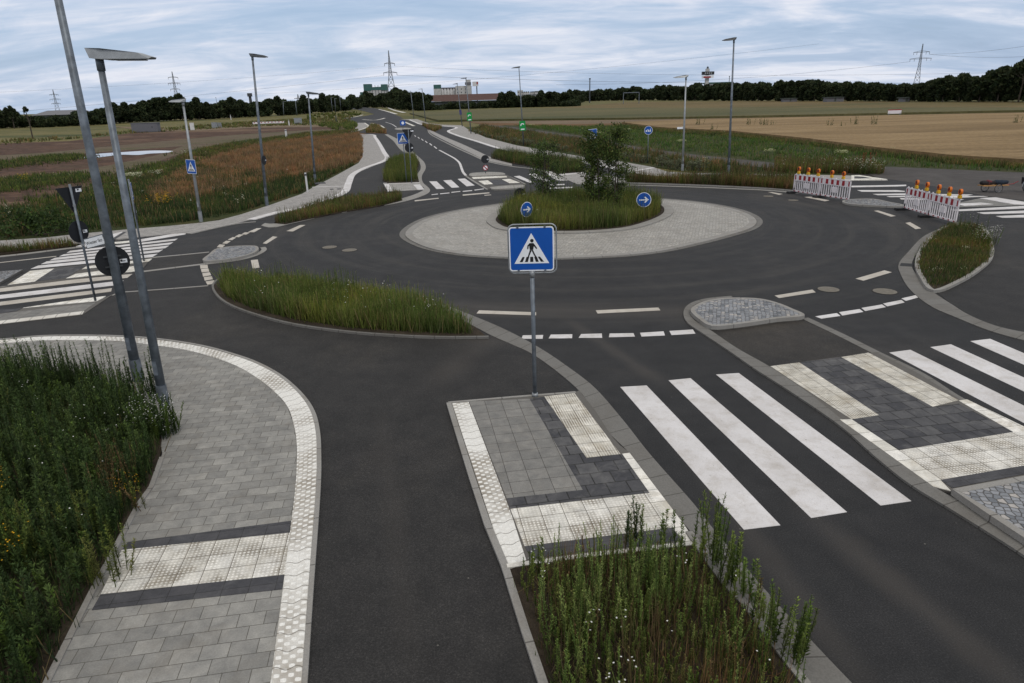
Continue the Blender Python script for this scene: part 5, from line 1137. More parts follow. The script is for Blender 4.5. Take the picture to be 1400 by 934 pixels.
def inside(p, poly):
    x, y = p[:, 0], p[:, 1]; r = np.zeros(len(p), bool); n = len(poly); j = n-1
    for i in range(n):
        xi, yi = poly[i]; xj, yj = poly[j]
        c = ((yi > y) != (yj > y)) & (x < (xj-xi)*(y-yi)/(yj-yi+1e-12)+xi); r ^= c; j = i
    return r
def scatter(poly, n, clump=0.0):
    lo, hi = poly.min(0), poly.max(0); out = np.zeros((0, 2))
    if clump: cen = rng.uniform(lo, hi, (max(4, n//14), 2))
    while len(out) < n:
        if clump and rng.random() < .6:
            c = cen[rng.integers(0, len(cen), n)]; q = c+rng.normal(0, clump, (n, 2))
        else: q = rng.uniform(lo, hi, (n, 2))
        q = q[inside(q, poly)]; out = np.vstack([out, q])
    return out[:n]
def pick(cols, n, var=.2):
    c = np.array(cols)[rng.integers(0, len(cols), n)]; return c*rng.uniform(1-var, 1+var, (n, 1))
def patch(p, s=1.0):
    x, y = p[:, 0]*s, p[:, 1]*s
    return .5+.25*np.sin(1.9*x+1.3*np.sin(1.1*y+.7))+.25*np.sin(2.7*y+1.7*np.sin(1.6*x+2.1)+1.0)
def blade_arrays(pts, h0, h1, w_, cols, lean=.3, z0=0.0, k=3, spread=.05, tipw=.3, curve=.0):
    p = np.repeat(pts, k, 0); n = len(p); p = p+rng.normal(0, spread, p.shape)
    h = h0+(h1-h0)*rng.beta(1.6, 1.9, n)*np.where(rng.random(n) < .12, 1.35, 1.0)*(.62+.62*patch(p)); a = rng.uniform(0, 2*np.pi, n); wv = w_*rng.uniform(.6, 1.4, n)
    dx, dy = np.cos(a), np.sin(a); b = rng.uniform(0, 2*np.pi, n); l = np.abs(rng.normal(0, lean, n))*h
    V = np.zeros((n, 4, 3)); zz = np.full(n, z0)
    V[:, 0] = np.c_[p[:, 0]-dx*wv/2, p[:, 1]-dy*wv/2, zz]; V[:, 1] = np.c_[p[:, 0]+dx*wv/2, p[:, 1]+dy*wv/2, zz]
    tx, ty = p[:, 0]+np.cos(b)*l, p[:, 1]+np.sin(b)*l
    V[:, 2] = np.c_[tx+dx*wv*tipw/2, ty+dy*wv*tipw/2, zz+h]; V[:, 3] = np.c_[tx-dx*wv*tipw/2, ty-dy*wv*tipw/2, zz+h]
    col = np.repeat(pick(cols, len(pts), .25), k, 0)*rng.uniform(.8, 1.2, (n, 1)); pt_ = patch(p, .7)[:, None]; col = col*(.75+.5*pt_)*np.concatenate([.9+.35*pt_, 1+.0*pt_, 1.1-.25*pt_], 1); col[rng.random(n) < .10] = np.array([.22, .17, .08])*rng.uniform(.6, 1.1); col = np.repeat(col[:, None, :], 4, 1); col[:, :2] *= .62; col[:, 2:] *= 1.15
    return V.reshape(-1, 3), col.reshape(-1, 3)
def stalk_arrays(pts, h0, h1, cols, leaves=40, ll=.06, lw=.012, z0=0.0, lean=.10, top=.35, stemw=.006, start=.1):
    """upright weeds: a thin stem clothed in short narrow leaves that shorten upward"""
    n = len(pts); h = rng.uniform(h0, h1, n)*(.72+.45*patch(pts, 1.3) if n > 100 else 1.0); b = rng.uniform(0, 2*np.pi, n); l = np.abs(rng.normal(0, lean, n))*h
    tip = np.c_[pts[:, 0]+np.cos(b)*l, pts[:, 1]+np.sin(b)*l, z0+h]; base = np.c_[pts, np.full(n, z0)]
    pc = pick(cols, n, .22)
    Vs, Cs = [], []
    for a in (0, np.pi/2):
        d = np.array([np.cos(a), np.sin(a), 0])*stemw
        Vs.append(np.stack([base-d, base+d, tip+d*.5, tip-d*.5], 1)); Cs.append(np.repeat((pc*.8)[:, None, :], 4, 1))
    t = rng.uniform(start, 1, (n, leaves)); a = rng.uniform(0, 2*np.pi, (n, leaves))
    o = base[:, None, :]+(tip-base)[:, None, :]*t[..., None]
    up = rng.uniform(.35, 1.1, (n, leaves)); d = np.stack([np.cos(a), np.sin(a), up], -1); d /= np.linalg.norm(d, axis=-1, keepdims=True)
    L = (ll*(1-(1-top)*t)*rng.uniform(.6, 1.3, (n, leaves)))[..., None]*(h/h1)[:, None, None]**.5
    s = np.stack([-np.sin(a), np.cos(a), np.zeros_like(a)], -1)*lw/2*rng.uniform(.7, 1.3, (n, leaves))[..., None]
    Vs2 = np.stack([o, o+d*L*.45+s, o+d*L, o+d*L*.45-s], 2).reshape(-1, 4, 3)
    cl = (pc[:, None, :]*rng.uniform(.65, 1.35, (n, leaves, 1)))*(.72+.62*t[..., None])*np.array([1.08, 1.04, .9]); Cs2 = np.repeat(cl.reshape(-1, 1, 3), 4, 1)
    return np.concatenate([v for v in Vs]+[Vs2]).reshape(-1, 3), np.concatenate(Cs+[Cs2]).reshape(-1, 3)
def flower_arrays(pts, z, s, col, n):
    """tiny flower heads as little tilted diamonds"""
    p = pts[rng.integers(0, len(pts), n)]+rng.normal(0, .06, (n, 2)); zz = rng.uniform(z[0], z[1], n); a = rng.uniform(0, np.pi, n); ti = rng.uniform(-.5, .5, n)
    u = np.c_[np.cos(a), np.sin(a), ti]*s/2; v = np.c_[-np.sin(a), np.cos(a), -ti*.5]*s/2; c = np.c_[p, zz]
    V = np.stack([c-u, c-v, c+u, c+v], 1).reshape(-1, 3); return V, np.repeat(pick([col], n, .12), 4, 0)
def joinq(parts): V = np.concatenate([a for a, _ in parts]); Cc = np.concatenate([b for _, b in parts]); return V, np.arange(len(V)).reshape(-1, 4), Cc
G1 = [(.055, .092, .018), (.080, .125, .026), (.11, .150, .036), (.065, .088, .024)]
GD = [(.026, .050, .014), (.037, .066, .019), (.056, .088, .026), (.030, .050, .018)]
GY = [(.09, .115, .026), (.12, .13, .042), (.075, .095, .022)]
RD = [(.20, .115, .060), (.25, .15, .085), (.15, .09, .048), (.22, .155, .085), (.13, .11, .045)]
BR = [(.13, .085, .045), (.17, .12, .065), (.085, .07, .03)]
WH = (.75, .75, .72); YE = (.60, .33, .01)

# A: dark weed bed, bottom left
pA = poly_w([(-150, 508), (0, 508), (95, 514), (140, 526), (183, 550), (208, 574), (216, 604), (213, 634), (201, 664), (184, 690), (122, 804), (56, 934), (-6, 1060), (-330, 1060)], .05)
s1 = scatter(pA, 1500, .3); s2 = scatter(pA, 2600, .25); s3 = scatter(pA, 8000); s4 = scatter(pA, 420, .18)
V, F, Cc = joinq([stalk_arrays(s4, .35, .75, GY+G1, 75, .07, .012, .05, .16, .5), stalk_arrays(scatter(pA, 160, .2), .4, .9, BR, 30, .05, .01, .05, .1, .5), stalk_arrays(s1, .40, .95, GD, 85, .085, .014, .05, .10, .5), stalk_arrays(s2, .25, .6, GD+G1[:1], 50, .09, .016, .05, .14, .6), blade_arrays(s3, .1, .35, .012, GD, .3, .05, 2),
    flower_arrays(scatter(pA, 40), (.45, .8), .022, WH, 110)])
npmesh('weed_bed', V, F, Cc, label='dense dark green weed bed at the bottom left beside the footpath', cat='weeds', kind='stuff')
def weed_clump(name, px, z, n, h, cols, label, cat='weeds', r=.12, leaves=90, ll=.07, lw=.013, fl=None, group=None, lean=.12):
    c = P(*px, z); root = thing(name, c, label, cat, group); q = rng.normal(0, r, (n, 2)); q *= np.minimum(1, 1.7*r/np.maximum(np.linalg.norm(q, axis=1), 1e-6))[:, None]
    V, F, Cc = joinq([stalk_arrays(q, h[0], h[1], cols, leaves, ll, lw, 0, lean, .5)]); 
    if fl: V, F, Cc = joinq([(V, Cc), flower_arrays(q, (h[0]*.75, h[1]*.98), fl[1], fl[0], fl[2])])
    npmesh('leaves', V, F, Cc, parent=root)
    return root
weed_clump('tall_weed', (214, 592), .05, 95, (.3, .66), GD+G1[:2], 'white-flowered weed clump spilling over the kerb at the foot of the nearest low lamp', r=.21, leaves=110, ll=.06, lw=.015, lean=.2, fl=(WH, .018, 320))
weed_clump('tall_weed', (192, 548), .05, 34, (.5, .95), GD, 'dark bushy weed hugging the foot of the tall near pole', r=.22, lw=.02, leaves=120)
weed_clump('tall_weed', (138, 532), .05, 26, (.5, 1.05), GD, 'dark bushy weed standing highest on the back edge of the left bed', r=.2, leaves=130)
for px, lab in (((12, 512), 'lone thin weed stalk at the far left back edge of the left bed'), ((36, 514), 'thin bent weed stalk, second from the left on the back edge of the left bed'), ((72, 515), 'pair of slender pale weed stalks in the middle of the bed back edge'), ((88, 517), 'pair of tall slender stalks reaching the white strip behind the left bed')):
    weed_clump('thin_weed', px, .05, 2, (.62, .85), [(.05, .08, .02)], lab, r=.05, leaves=36, ll=.045, lw=.01, lean=.2)
weed_clump('ragwort', (10, 700), .05, 7, (.5, .75), G1, 'yellow-flowered weed at the left edge of the near bed, upper of two', r=.12, fl=(YE, .022, 70))
weed_clump('ragwort', (12, 790), .05, 7, (.5, .7), G1, 'yellow-flowered weed at the very left edge of the near bed, lower of two', r=.12, fl=(YE, .022, 70))
weed_clump('yellow_green_weed', (150, 790), .05, 12, (.4, .7), GY, 'yellowish green weed clump in the middle of the left bed', r=.14, leaves=110, lw=.012)
weed_clump('yellow_green_weed', (186, 700), .05, 8, (.35, .6), GY+BR, 'yellowish weed clump at the kerb of the left footpath', r=.1, leaves=90, lw=.011, fl=(YE, .014, 60))

# B: bed in front of the crossing island
pB = poly_w([(708, 790), (735, 776), (930, 752), (945, 756), (982, 800), (1012, 842), (1050, 900), (1085, 950), (1160, 1060), (800, 1060), (756, 934), (732, 850)], .04)
s1 = scatter(pB, 300, .2); s2 = scatter(pB, 380, .2); s3 = scatter(pB, 3200, .2)
V, F, Cc = joinq([stalk_arrays(s1, .30, .72, [(.13, .19, .050), (.18, .23, .075), (.09, .14, .038)], 70, .050, .009, .04, .15, .4), stalk_arrays(s2, .2, .5, G1+GY, 50, .05, .009, .04, .14, .5),
    stalk_arrays(scatter(pB, 60, .2), .25, .5, BR, 26, .04, .01, .04, .12, .5), blade_arrays(s3, .04, .18, .010, G1+BR, .5, .04, 2), blade_arrays(scatter(pB, 420, .15), .3, .6, .006, BR, .12, .04, 2), flower_arrays(scatter(pB, 14), (.3, .5), .022, WH, 45)])
npmesh('weed_bed', V, F, Cc, label='bed of upright green weeds with a few white flowers at the bottom centre', cat='weeds', kind='stuff')
for px, n, h, cols, lab in (((862, 748), 9, (.45, .68), GD+G1, 'dark weed spire at the back of the bottom centre bed'), ((972, 768), 14, (.6, 1.0), G1, 'tallest bright weed tuft beside the pale kerb, next to the first zebra stripe'),
        ((1000, 800), 13, (.45, .8), G1, 'second weed tuft leaning over the pale kerb of the near lane'), ((1040, 850), 5, (.35, .55), G1+BR, 'low brownish tuft at the kerb between the second and third weed tufts'),
        ((1020, 825), 6, (.4, .6), G1, 'small bright tuft at the kerb just below the second weed tuft'), ((1066, 884), 9, (.4, .75), G1, 'slim weed spire at the kerb, nearest but one to the bottom right'), ((1088, 905), 13, (.4, .8), G1, 'feathery weed tuft growing over the gutter, nearest the bottom right'),
        ((735, 785), 4, (.3, .45), G1, 'small daisy weed at the left back corner of the bottom centre bed'), ((945, 770), 4, (.35, .6), G1, 'short weed at the right back corner of the bottom centre bed'), ((915, 760), 5, (.4, .6), G1, 'thin weed in front of the dark paving strip')):
    weed_clump('weed_tuft', px, .04, n, h, cols, lab, r=.08, leaves=110, ll=.07, lw=.012, lean=.10, fl=(WH, .02, 12) if 'daisy' in lab else None)

# C: grass island
pC = poly_w([(302, 392), (315, 407), (345, 421), (400, 436), (480, 448), (560, 454), (620, 456), (648, 456), (630, 446), (600, 432), (555, 419), (498, 408), (420, 398), (350, 391), (312, 388)], .05)
s = scatter(pC, 9000); s2 = scatter(pC, 1300, .2)
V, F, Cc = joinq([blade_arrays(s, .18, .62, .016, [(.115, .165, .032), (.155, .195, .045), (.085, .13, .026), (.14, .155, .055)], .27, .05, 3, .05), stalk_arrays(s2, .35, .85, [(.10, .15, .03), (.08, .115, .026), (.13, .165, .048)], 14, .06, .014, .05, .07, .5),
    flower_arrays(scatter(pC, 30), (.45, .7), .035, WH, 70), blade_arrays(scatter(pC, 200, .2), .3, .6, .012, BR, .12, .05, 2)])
npmesh('grass_island', V, F, Cc, label='long green grass filling the leaf-shaped island left of the roundabout', cat='grass', kind='stuff')
# central island
cen = np.array([[p.x, p.y] for p in catmull([Vector((P(u, v, .11).x, P(u, v, .11).y, 0)) for u, v in ISL], True, 4)]); cm = cen.mean(0); pI = cm+(cen-cm)*.95
s = scatter(pI, 9000); s2 = scatter(pI, 1500, .3)
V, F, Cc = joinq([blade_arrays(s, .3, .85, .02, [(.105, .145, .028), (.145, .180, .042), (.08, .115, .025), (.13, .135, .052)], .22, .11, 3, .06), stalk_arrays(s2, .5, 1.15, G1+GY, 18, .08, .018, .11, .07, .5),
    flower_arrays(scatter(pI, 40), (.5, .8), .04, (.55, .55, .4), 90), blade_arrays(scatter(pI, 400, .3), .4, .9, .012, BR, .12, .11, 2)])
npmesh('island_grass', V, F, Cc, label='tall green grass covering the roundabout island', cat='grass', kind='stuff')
def strip_grass(px, n, h, cols, label, z=.06, fl=None, w_=.02, stalks=0, name='grass_strip', k=3, cat='grass', soft=0.0):
    pp = poly_w(px, z); parts = [blade_arrays(scatter(pp, n, .4)+rng.normal(0, 1, (n, 2))*[soft*1.6, soft], h[0], h[1], w_, cols, .2, z, k, .05)]
    if stalks: parts.append(stalk_arrays(scatter(pp, stalks, .4), h[1]*.8, h[1]*1.5, cols, 14, .1, .02, z, .08, .5, .01))
    if fl: parts.append(flower_arrays(scatter(pp, max(10, fl[2]//8), .3), (h[1]*.6, h[1]*1.1), fl[1], fl[0], fl[2]))
    V, F, Cc = joinq(parts); return npmesh(name, V, F, Cc, label=label, cat=cat, kind='stuff')
strip_grass(BEDD, 3500, (.15, .5), G1+BR, 'narrow strip of weeds and dry grass on the north-west rim of the roundabout', stalks=250)
strip_grass([(525, 246), (531, 249.5), (571, 248), (568, 237), (572, 223), (567, 217), (556, 215), (541, 219), (530, 224)], 3500, (.25, .75), G1+GY, 'green grass on the small bed with the crossing signs', stalks=150)
strip_grass(BEDF, 5000, (.05, .22), [(.06, .095, .018), (.09, .115, .03), (.13, .085, .04), (.05, .08, .018)], 'low green and reddish plants on the right teardrop bed', fl=((.5, .5, .35), .03, 90), w_=.014)
weed_clump('white_flowered_weed', (1349, 335), .07, 16, (.35, .7), G1, 'white-flowered weed bushing over the right kerb of the teardrop bed', r=.25, leaves=50, fl=((.55, .55, .5), .03, 260))
weed_clump('tall_weed', (1327, 316), .07, 8, (.5, .9), GD, 'dark weeds at the top of the teardrop bed under the nearest barrier', r=.35, leaves=50, fl=((.5, .5, .45), .025, 60))
strip_grass(BEDG, 4500, (.2, .75), G1+BR+BR, 'brownish green strip of tall weeds between the right footpath and the roundabout', stalks=500)
strip_grass(BEDH, 3500, (.3, .75), G1+GD+BR[:1], 'dark green weed strip between the right cycle lane and the north road', stalks=300)
strip_grass([(500, 181.5), (502, 178), (508, 172.5), (516, 172.5), (523, 178), (529, 182.5)], 1200, (.4, .9), RD+G1, 'reddish weeds on the small bed beyond the left cycle lane', w_=.06)
strip_grass([(577, 171.5), (590, 174), (604, 175.2), (594, 180), (586, 177)], 900, (.4, .9), RD+G1, 'reddish weeds on the small bed beside the right cycle lane', w_=.06)
strip_grass([(-150, 350), (0, 342), (100, 334), (103, 335.5), (95, 337), (0, 346), (-150, 360)], 1600, (.1, .4), G1+BR, 'thin weed strip below the far left footpath', stalks=120)
# left verge and reddish meadow
strip_grass([(-60, 330), (-60, 290), (60, 283), (140, 266), (200, 246), (260, 226), (330, 236), (395, 240), (445, 238), (488, 224), (463, 236), (425, 256), (413, 263), (370, 277), (330, 290), (275, 301), (230, 306), (105, 317), (0, 326)], 17000, (.15, .5), G1[:1]+GD+GD+BR[:1], 'green weedy verge behind the far left footpath', z=-.06, w_=.03, stalks=900, fl=((.5, .5, .38), .06, 300))
strip_grass([(200, 262), (240, 240), (300, 214), (360, 198), (420, 190), (490, 184), (496, 190), (496, 212), (488, 222), (445, 236), (400, 246), (340, 258), (270, 275), (215, 285)], 22000, (.25, .65), RD, 'rust red sorrel meadow behind the left footpath', z=-.05, w_=.035, name='sorrel_meadow', cat='meadow')
strip_grass([(60, 283), (140, 262), (200, 240), (260, 208), (330, 195), (420, 183), (490, 178), (488, 184), (400, 192), (330, 204), (260, 228), (190, 258)], 7000, (.2, .6), G1+BR, 'ragged green and brown growth along the edge of the dirt field', z=-.06, w_=.05, fl=((.5, .5, .38), .08, 250))
strip_grass([(-60, 198), (0, 192), (95, 189), (180, 179), (350, 166), (480, 160), (480, 170), (350, 173.5), (180, 183), (0, 199)], 6000, (.2, .7), GY+G1+BR, 'pale yellow-green meadow strip beyond the dirt field', z=-.08, w_=.15, k=2)
strip_grass([(420, 158), (480, 153.5), (495, 155), (490, 160), (460, 163), (420, 166)], 1500, (.4, 1.3), GY+G1, 'green hummock of scrub left of the far road', z=-.08, w_=.25, k=2)
strip_grass([(430, 171), (470, 170), (484, 167), (490, 172), (484, 178), (460, 178)], 1500, (.3, .9), G1, 'green scrub at the tip of the far left footpath', z=-.05, w_=.12, k=2)
for i, (q, n, fl) in enumerate((([(-60, 230), (0, 222), (60, 214), (110, 211), (100, 218), (60, 224), (0, 231), (-60, 238)], 2600, None), ([(-60, 258), (0, 247), (60, 240), (112, 237), (122, 244), (60, 254), (0, 262), (-60, 268)], 3200, ((.45, .45, .25), .07, 60)),
        ([(150, 255), (185, 240), (215, 230), (245, 222), (262, 224), (235, 240), (195, 250)], 3200, ((.6, .6, .42), .07, 420)), ([(250, 212), (300, 200), (350, 192), (420, 186), (400, 192), (330, 202), (280, 212)], 1800, None), ([(70, 280), (110, 268), (160, 258), (200, 250), (190, 262), (130, 276)], 1800, None))):
    strip_grass(q, n, (.12, .45), G1+GD, ['green patch of weeds on the dirt field, farthest left of the near pole', 'green weed patch around the lone ragwort on the dirt field', 'weed patch with many whitish flowers beside the sorrel meadow', 'green streak along the far edge of the sorrel meadow', 'green patch on the dirt behind the dark bush'][i], z=-.07, w_=.05, fl=fl, k=3, soft=1.0)
# right verges
strip_grass([(640, 180), (700, 197), (780, 209), (850, 220), (893, 226), (950, 234.5), (1050, 236), (1165, 238), (1165, 232), (1060, 232.5), (955, 219.5), (888, 209), (850, 203), (793, 192), (700, 178.5), (660, 173)], 12000, (.2, .7), BR+RD[:2]+G1+GD, 'brown and green weeds between the right footpath and the farm track', z=-.05, w_=.035, stalks=900, fl=((.45, .45, .32), .06, 200))
strip_grass([(700, 171), (780, 172.5), (860, 172), (950, 179), (1100, 194), (1210, 208), (1400, 226), (1400, 236), (1215, 227), (1060, 222), (955, 211), (888, 203), (850, 196), (793, 185)], 15000, (.12, .42), [(.055, .125, .020), (.07, .15, .026), (.10, .15, .04), (.05, .085, .02)], 'bright green flowery verge between the farm track and the wheat', z=-.05, w_=.045, fl=((.42, .44, .24), .09, 1500), k=2)
strip_grass([(1060, 224), (1165, 228), (1208, 232), (1205, 240), (1165, 238.5), (1060, 236)], 3000, (.3, .8), G1+BR, 'tall pale weeds behind the left barrier pair', z=-.05, w_=.03, stalks=300, fl=((.5, .5, .4), .05, 220))
weed_clump('flowering_bush', (1178, 237), -.05, 40, (.5, 1.0), G1+BR, 'white-flowered weed bush with dead red leaves behind the left barriers', r=.75, leaves=50, ll=.12, lw=.03, fl=((.55, .55, .48), .06, 420))
weed_clump('dead_red_weed', (1182, 232), -.05, 12, (.9, 1.3), [(.20, .035, .025), (.12, .03, .02)], 'dark red dead weed sticking out of the white-flowered bush', r=.35, leaves=30, ll=.14, lw=.04)
for px, lab in (((38, 252), 'yellow ragwort alone in the dirt field on the far left'),):
    weed_clump('ragwort', px, -.07, 14, (.5, .9), G1, lab, r=.3, fl=((.4, .28, .02), .08, 130))
for px, lab in (((215, 287), 'left ragwort clump with yellow flowers before the left footpath'), ((232, 282), 'right ragwort clump with yellow flowers before the left footpath')):
    weed_clump('ragwort', px, -.05, 14, (.5, .85), G1, lab, r=.35, fl=(YE, .06, 120))

# bushes and trees
def crown_arrays(centers, radii, n, ls, cols, var=.3):
    parts = []
    for c, r in zip(centers, radii):
        r = np.array(r)*np.ones(3); m_ = max(6, int(n*(r.prod()**(1/3))**2))
        d = rng.normal(0, 1, (m_, 3)); d /= np.linalg.norm(d, axis=1, keepdims=True); k = rng.uniform(.35, 1.08, (m_, 1))**.6
        o = np.array(c)+d*k*r; u = rng.normal(0, 1, (m_, 3)); u /= np.linalg.norm(u, axis=1, keepdims=True); v = np.cross(u, rng.normal(0, 1, (m_, 3))); v /= np.linalg.norm(v, axis=1, keepdims=True)
        s = ls*rng.uniform(.5, 1.4, (m_, 1)); tone = rng.uniform(1-var, 1+var); cc_ = pick(cols, m_, .25)*tone
        parts.append((np.stack([o-u*s, o-v*s*.6, o+u*s, o+v*s*.6], 1).reshape(-1, 3), np.repeat(cc_, 4, 0)))
    return parts
def bush(name, px, z, w_, h, cols, ls, n, label, cat='bush', group=None, lobes=9, depth=None, rr_=(.22, .34), spread=.34):
    c = P(*px, z); root = thing(name, c, label, cat, group); depth = depth or w_
    cs, rs = [], []
    for i in range(lobes):
        a = rng.uniform(0, 6.28); rr = rng.uniform(0, spread)
        rs.append(rng.uniform(*rr_)*min(w_, h*1.3)); cs.append((math.cos(a)*rr*w_, math.sin(a)*rr*depth, rng.uniform(.2, .8)*h*(1-.6*(rr/spread)**2 if lobes > 20 else 1)))
    V, F, Cc = joinq(crown_arrays(cs, rs, n, ls, cols)); npmesh('foliage', V, F, Cc, parent=root)
    st = MB(); [st.tube([(0, 0, 0), (cs[i][0]*.8, cs[i][1]*.8, cs[i][2])], [.03, .01], 5) for i in range(min(5, lobes))]; st.build('stems', M['bark'], root)
    return root
strip_grass([(860, 172), (900, 177.5), (1000, 183.5), (1100, 194.5), (1200, 209), (1300, 220.5), (1400, 227.5), (1400, 232), (1300, 225), (1200, 213), (1100, 198.5), (1000, 187), (900, 181), (860, 176)], 9000, (.15, .42), [(.06, .08, .02), (.11, .105, .04), (.15, .12, .05), (.045, .07, .018)], 'olive grassy fringe along the front edge of the wheat', z=-.05, w_=.06, k=2)
bush('dark_bush', (50, 322), -.06, 5.2, 1.5, GD+G1[:1], .075, 420, 'dark broad bush at the edge of the dirt field, far left', lobes=34, depth=2.5, rr_=(.10, .22), spread=.46)
def young_tree(px, z, h, w_, label, ls, density, cols, trunks=2):
    c = P(*px, z); root = thing('young_tree', c, label, 'tree'); tk = MB(); cs, rs = [], []
    for t in range(trunks):
        ox, oy = rng.normal(0, w_*.10, 2); tx, ty = ox+rng.normal(0, .1), oy+rng.normal(0, .1)
        tk.tube([(ox, oy, 0), ((ox+tx)/2+.03, (oy+ty)/2, h*.5), (tx, ty, h*.93)], [.035, .025, .008], 6)
        for i in range(15):
            f = .10+.87*i/14; a = rng.uniform(0, 6.28); L = w_*.46*(1-.45*abs(f-.5)*2)*rng.uniform(.5, 1.05)
            b0 = (ox+(tx-ox)*f, oy+(ty-oy)*f, h*.93*f); b1 = (b0[0]+math.cos(a)*L, b0[1]+math.sin(a)*L, b0[2]+L*.75); tk.tube([b0, b1], [.011, .004], 4)
            for q in (.45, .75, 1.0): cs.append(tuple(b0[j]+(b1[j]-b0[j])*q+rng.normal(0, .04) for j in range(3))); rs.append(rng.uniform(.15, .27))
    tk.build('trunk', M['bark'], root); V, F, Cc = joinq(crown_arrays(cs, rs, density, ls, cols)); npmesh('crown', V, F, Cc, parent=root); return root
young_tree((741, 283), .11, 3.2, 2.2, 'sparse see-through young tree left of the dense one on the island', .038, 780, G1+GD, 3)
young_tree((810, 292), .11, 3.75, 1.75, 'dense young tree on the island, left stem group under the blue sign', .045, 1050, G1+GD+GY, 3)
young_tree((837, 292), .11, 3.95, 1.6, 'dense young tree on the island, right stem group', .045, 1050, G1+GD+GY, 3)
# low grey-green shrubs beside the right footpath
SG = [(.11, .12, .07), (.09, .105, .06), (.13, .135, .085)]
sh = None
pathpts = [(650, 184), (657, 186), (664, 188), (671, 190), (679, 192), (687, 194), (695, 196), (703, 198), (711, 199.5), (719, 200), (727, 201), (735, 202.5), (744, 204), (753, 205.5), (762, 207), (771, 208.5), (850, 219), (860, 220.5), (870, 222), (880, 224), (905, 229), (916, 231), (926, 232.5), (945, 234.5), (958, 235)]
proto = bush('grey_green_shrub', pathpts[0], -.05, 1.5, .8, SG, .07, 420, 'low rounded grey-green shrub in the row along the right footpath', 'shrub', 'low grey-green shrubs along the right footpath', 7)
for i, (u, v) in enumerate(pathpts[1:]):
    o = copy_tree(proto); o.location = P(u, v-1.2, -.05); o.rotation_quaternion = Quaternion((0, 0, 1), i*1.7); s = random.uniform(.7, 1.15); o.scale = (s, s, s*random.uniform(.8, 1.1))
# small weeds standing in the wheat
proto = weed_clump('field_weed', (1042, 174), .0, 8, (.9, 1.6), GD, 'dark weed sticking out of the wheat field', r=.3, leaves=30, ll=.2, lw=.08, group='dark weeds standing in the wheat')
for u, v in ((1046, 174.5), (1025, 174), (1056, 174), (1134, 175), (1151, 176), (1167, 174), (1193, 174), (1390, 172), (956, 174), (975, 181)):
    o = copy_tree(proto); o.location = P(u, v, .0); o.rotation_quaternion = Quaternion((0, 0, 1), u); s = random.uniform(.6, 1.2); o.scale = (s, s, s)

# ------------------------------------------------------------------ woods
def interp(tab, u): return float(np.interp(u, [a for a, _ in tab], [b for _, b in tab]))
WD = [(.022, .036, .015), (.034, .050, .019), (.016, .028, .014), (.052, .064, .026), (.040, .048, .022)]
def woods(name, label, tops, bases, u0, u1, du=3.2, step_back=0.0, dens=1.0):
    parts = []; u = u0
    while u < u1:
        vb = interp(bases, u); b = P(u, vb, -.1); d = b.length*(1+rng.uniform(0, .06)+step_back); b = Vector((b.x, b.y, 0))*(d/b.length)
        vt = interp(tops, u)+rng.uniform(-.9, 2.2)+.9*math.sin(u*.17)*math.sin(u*.053+1); t = far(u, vt, b.y); h = max(t.z, 1.0); px = d/FPX; r = px*rng.uniform(3.2, 5.0); s = px*1.15
        ls = []; rs = []
        k = max(2, int(h/(r*1.1)))
        for i in range(k):
            zc = h-r*.8-(h-r*.8)*i/k; ls.append((b.x+rng.normal(0, r*.35), b.y+rng.normal(0, r*.5), zc)); rs.append((r*rng.uniform(.8, 1.15), r, r*rng.uniform(.75, 1.0)))
        parts += crown_arrays(ls, rs, 26*dens/(px*px)*1.0, s, WD, .35)
        u += du*rng.uniform(.7, 1.3)
    V, F, Cc = joinq(parts); return npmesh(name, V, F, Cc, label=label, cat='woods', kind='stuff')
TL = [(-150, 150), (-20, 147), (0, 148), (12, 154), (35, 158), (60, 160), (100, 158), (112, 152), (120, 151), (130, 152), (150, 148), (160, 143), (175, 143), (190, 142), (205, 137), (220, 134), (237, 132), (246, 134), (250, 131.5), (258, 138), (264, 141), (268, 138), (272.6, 136), (279, 143), (286, 140), (290, 141.5), (300, 141), (319, 135.6), (328, 137.5), (335, 137), (345, 142), (351, 138), (360, 141), (369, 136), (382, 134), (391, 138), (404, 138.5), (411, 138), (417, 132.4), (424, 136), (430, 138), (443, 130), (452, 131), (463, 132.5), (470, 136), (476, 135.5), (481, 132.4), (488, 135), (495, 130), (500.7, 125.5), (505, 127), (509, 132), (513, 133), (517, 130), (523, 127.5), (527, 129), (532, 128), (536, 124), (543, 121.7), (550, 123), (557, 124), (562, 129), (569, 125), (577, 126.7), (583, 129), (590, 130)]
BL = [(-150, 183), (0, 176), (60, 174.5), (130, 171.5), (180, 168), (250, 165), (300, 162.5), (350, 160.5), (400, 157.5), (450, 154), (480, 151), (500, 147.5), (530, 147.5), (553, 151.5), (590, 151.5)]
woods('woods', 'dark woods along the left horizon from the edge to the chimney', TL, BL, -130, 345)
woods('woods', 'dark woods between the chimney and the silo works', TL, BL, 345, 492)
woods('woods', 'dark trees at the foot of the central pylon', TL, BL, 492, 590, 2.6)
woods('hedge', 'dark hedge in front of the red-roofed barn', [(575, 141), (600, 141.5), (640, 140.5), (690, 138), (710, 136), (790, 138)], [(575, 151.5), (600, 150.5), (690, 147.5), (790, 145.5)], 574, 790, 3)
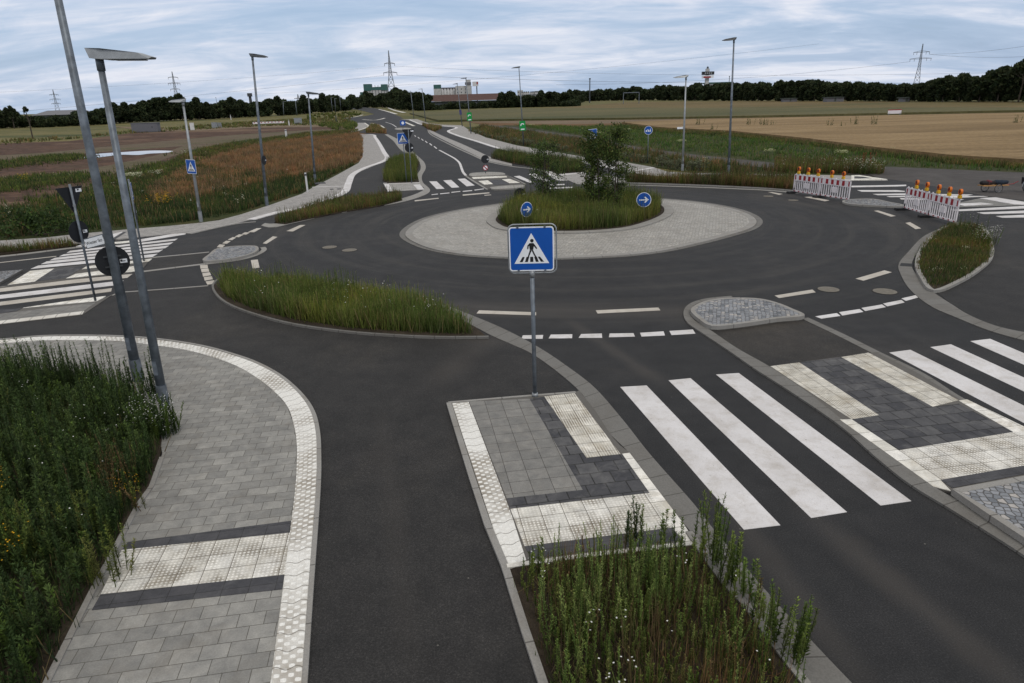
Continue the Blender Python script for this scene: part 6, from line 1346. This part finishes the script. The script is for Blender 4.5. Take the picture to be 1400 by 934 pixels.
TR = [(682, 128), (686, 125.8), (700, 125.8), (706, 130.5), (716, 131), (722, 127.6), (726, 132.5), (736, 133), (739, 123.5), (745, 126), (767, 126), (780, 124), (805, 122.7), (825, 122.7), (848, 121), (860, 119), (888, 121), (900, 117.7), (920, 115.7), (933, 120), (950, 115), (970, 114.7), (983, 114), (1013, 114), (1036, 112.7), (1050, 114), (1065, 111.4), (1088, 110), (1113, 110), (1138, 112.7), (1155, 112.7), (1195, 114), (1213, 115.7), (1238, 115.7), (1263, 113), (1276, 109), (1288, 104), (1300, 104), (1311, 101.4), (1326, 106.4), (1338, 104), (1351, 95), (1363, 91.4), (1376, 96.4), (1400, 95), (1560, 92)]
BRr = [(682, 148), (780, 145.5), (788, 144), (800, 138.5), (860, 137.5), (1050, 138.5), (1200, 139), (1400, 140), (1560, 142)]
woods('woods', 'woods behind the green crop from the barn to the gantry', TR, BRr, 684, 880)
woods('woods', 'dark woods under the advertising tower', TR, BRr, 880, 1050)
woods('woods', 'dark woods behind the wheat field on the right horizon', TR, BRr, 1050, 1270, 3.6)
woods('woods', 'highest dark woods at the right edge', TR, BRr, 1270, 1545, 4.2, dens=1.1)
# single trees that stand out of the wood edge
def far_tree(px, h, w_, label, group, cols=WD, airy=False, trunk_h=.35, name='tree'):
    c = P(*px, -.1); root = thing(name, c, label, 'tree', group); dpx = c.length/FPX; s = dpx*(1.0 if airy else 1.15)
    tk = MB().tube([(0, 0, 0), (.02*h, 0, h*.5), (0, 0, h*.85)], [h*.022, h*.015, h*.006], 6)
    for i in range(6):
        a = i*1.05; tk.tube([(0, 0, h*(.4+.06*i)), (math.cos(a)*w_*.35, math.sin(a)*w_*.35, h*(.58+.06*i))], [h*.009, h*.004], 4)
    tk.build('trunk', M['bark'], root); cs, rs = [], []
    for i in range(14 if airy else 12):
        f = rng.uniform(trunk_h, .92); a = rng.uniform(0, 6.28); rr = w_*.36*math.sin(math.pi*min(1, max(.15, (f-trunk_h+.12)/(1.05-trunk_h))))*rng.uniform(.3, 1)
        cs.append((math.cos(a)*rr, math.sin(a)*rr, f*h)); rs.append(w_*(rng.uniform(.09, .15) if airy else rng.uniform(.17, .26)))
    V, F, Cc = joinq(crown_arrays(cs, rs, (22 if airy else 30)/(dpx*dpx), s, cols)); npmesh('crown', V, F, Cc, parent=root); return root
def hp(px, vt): b = P(*px, -.1); return (far(px[0], vt, b.y)-b).z
far_tree((45, 190), hp((45, 190), 143), 1.9, 'thin young tree with a bare stem standing alone on the left meadow', None, airy=True, trunk_h=.78, name='young_tree')
far_tree((20, 176), hp((20, 176), 143), 7, 'airy tree with gaps in its crown left of the warehouse', None, airy=True, trunk_h=.6)
far_tree((1392, 140), hp((1392, 140), 79), 10, 'tallest airy tree on the right edge, its crown against the sky', None, airy=True, trunk_h=.72)
grp = 'round trees in front of the silo works'
far_tree((502, 147), hp((502, 147), 125), 12, 'broad round dark tree covering the left silo building', None)
far_tree((523, 148), hp((523, 148), 127), 11, 'round dark tree left of the central pylon', None)
far_tree((482, 150), hp((482, 150), 131.5), 14, 'round dark tree standing left of the silo building with sky around it', None)
far_tree((543, 150), hp((543, 150), 121.5), 13, 'round dark tree just right of the central pylon', None)
for grp, lab, lst in (('trees rising from the left woods', 'tree rising out of the left woods', [(272.6, 135.5), (250, 131), (319, 135), (382, 133.5), (417, 132), (443, 129.5), (463, 132), (160, 142.5), (175, 142)]),
                      ('trees rising from the right woods', 'tree rising out of the right woods', [(848, 120.5), (905, 116.5), (950, 114.5), (1036, 112), (1065, 111), (1113, 109.5), (1155, 112), (1195, 113), (1288, 103.5), (1311, 101), (1363, 91), (1338, 103)])):
    tab = BL if 'left' in lab else BRr; u, vt = lst[0]; b = (u, interp(tab, u)); h0 = hp(b, vt); pr = far_tree(b, h0, h0*.75, lab, grp)
    for u, vt in lst[1:]:
        b = (u, interp(tab, u)); o = copy_tree(pr); o.location = P(*b, -.1); o.rotation_quaternion = Quaternion((0, 0, 1), u); s = hp(b, vt)/h0; o.scale = (s, s, s)
proto = None
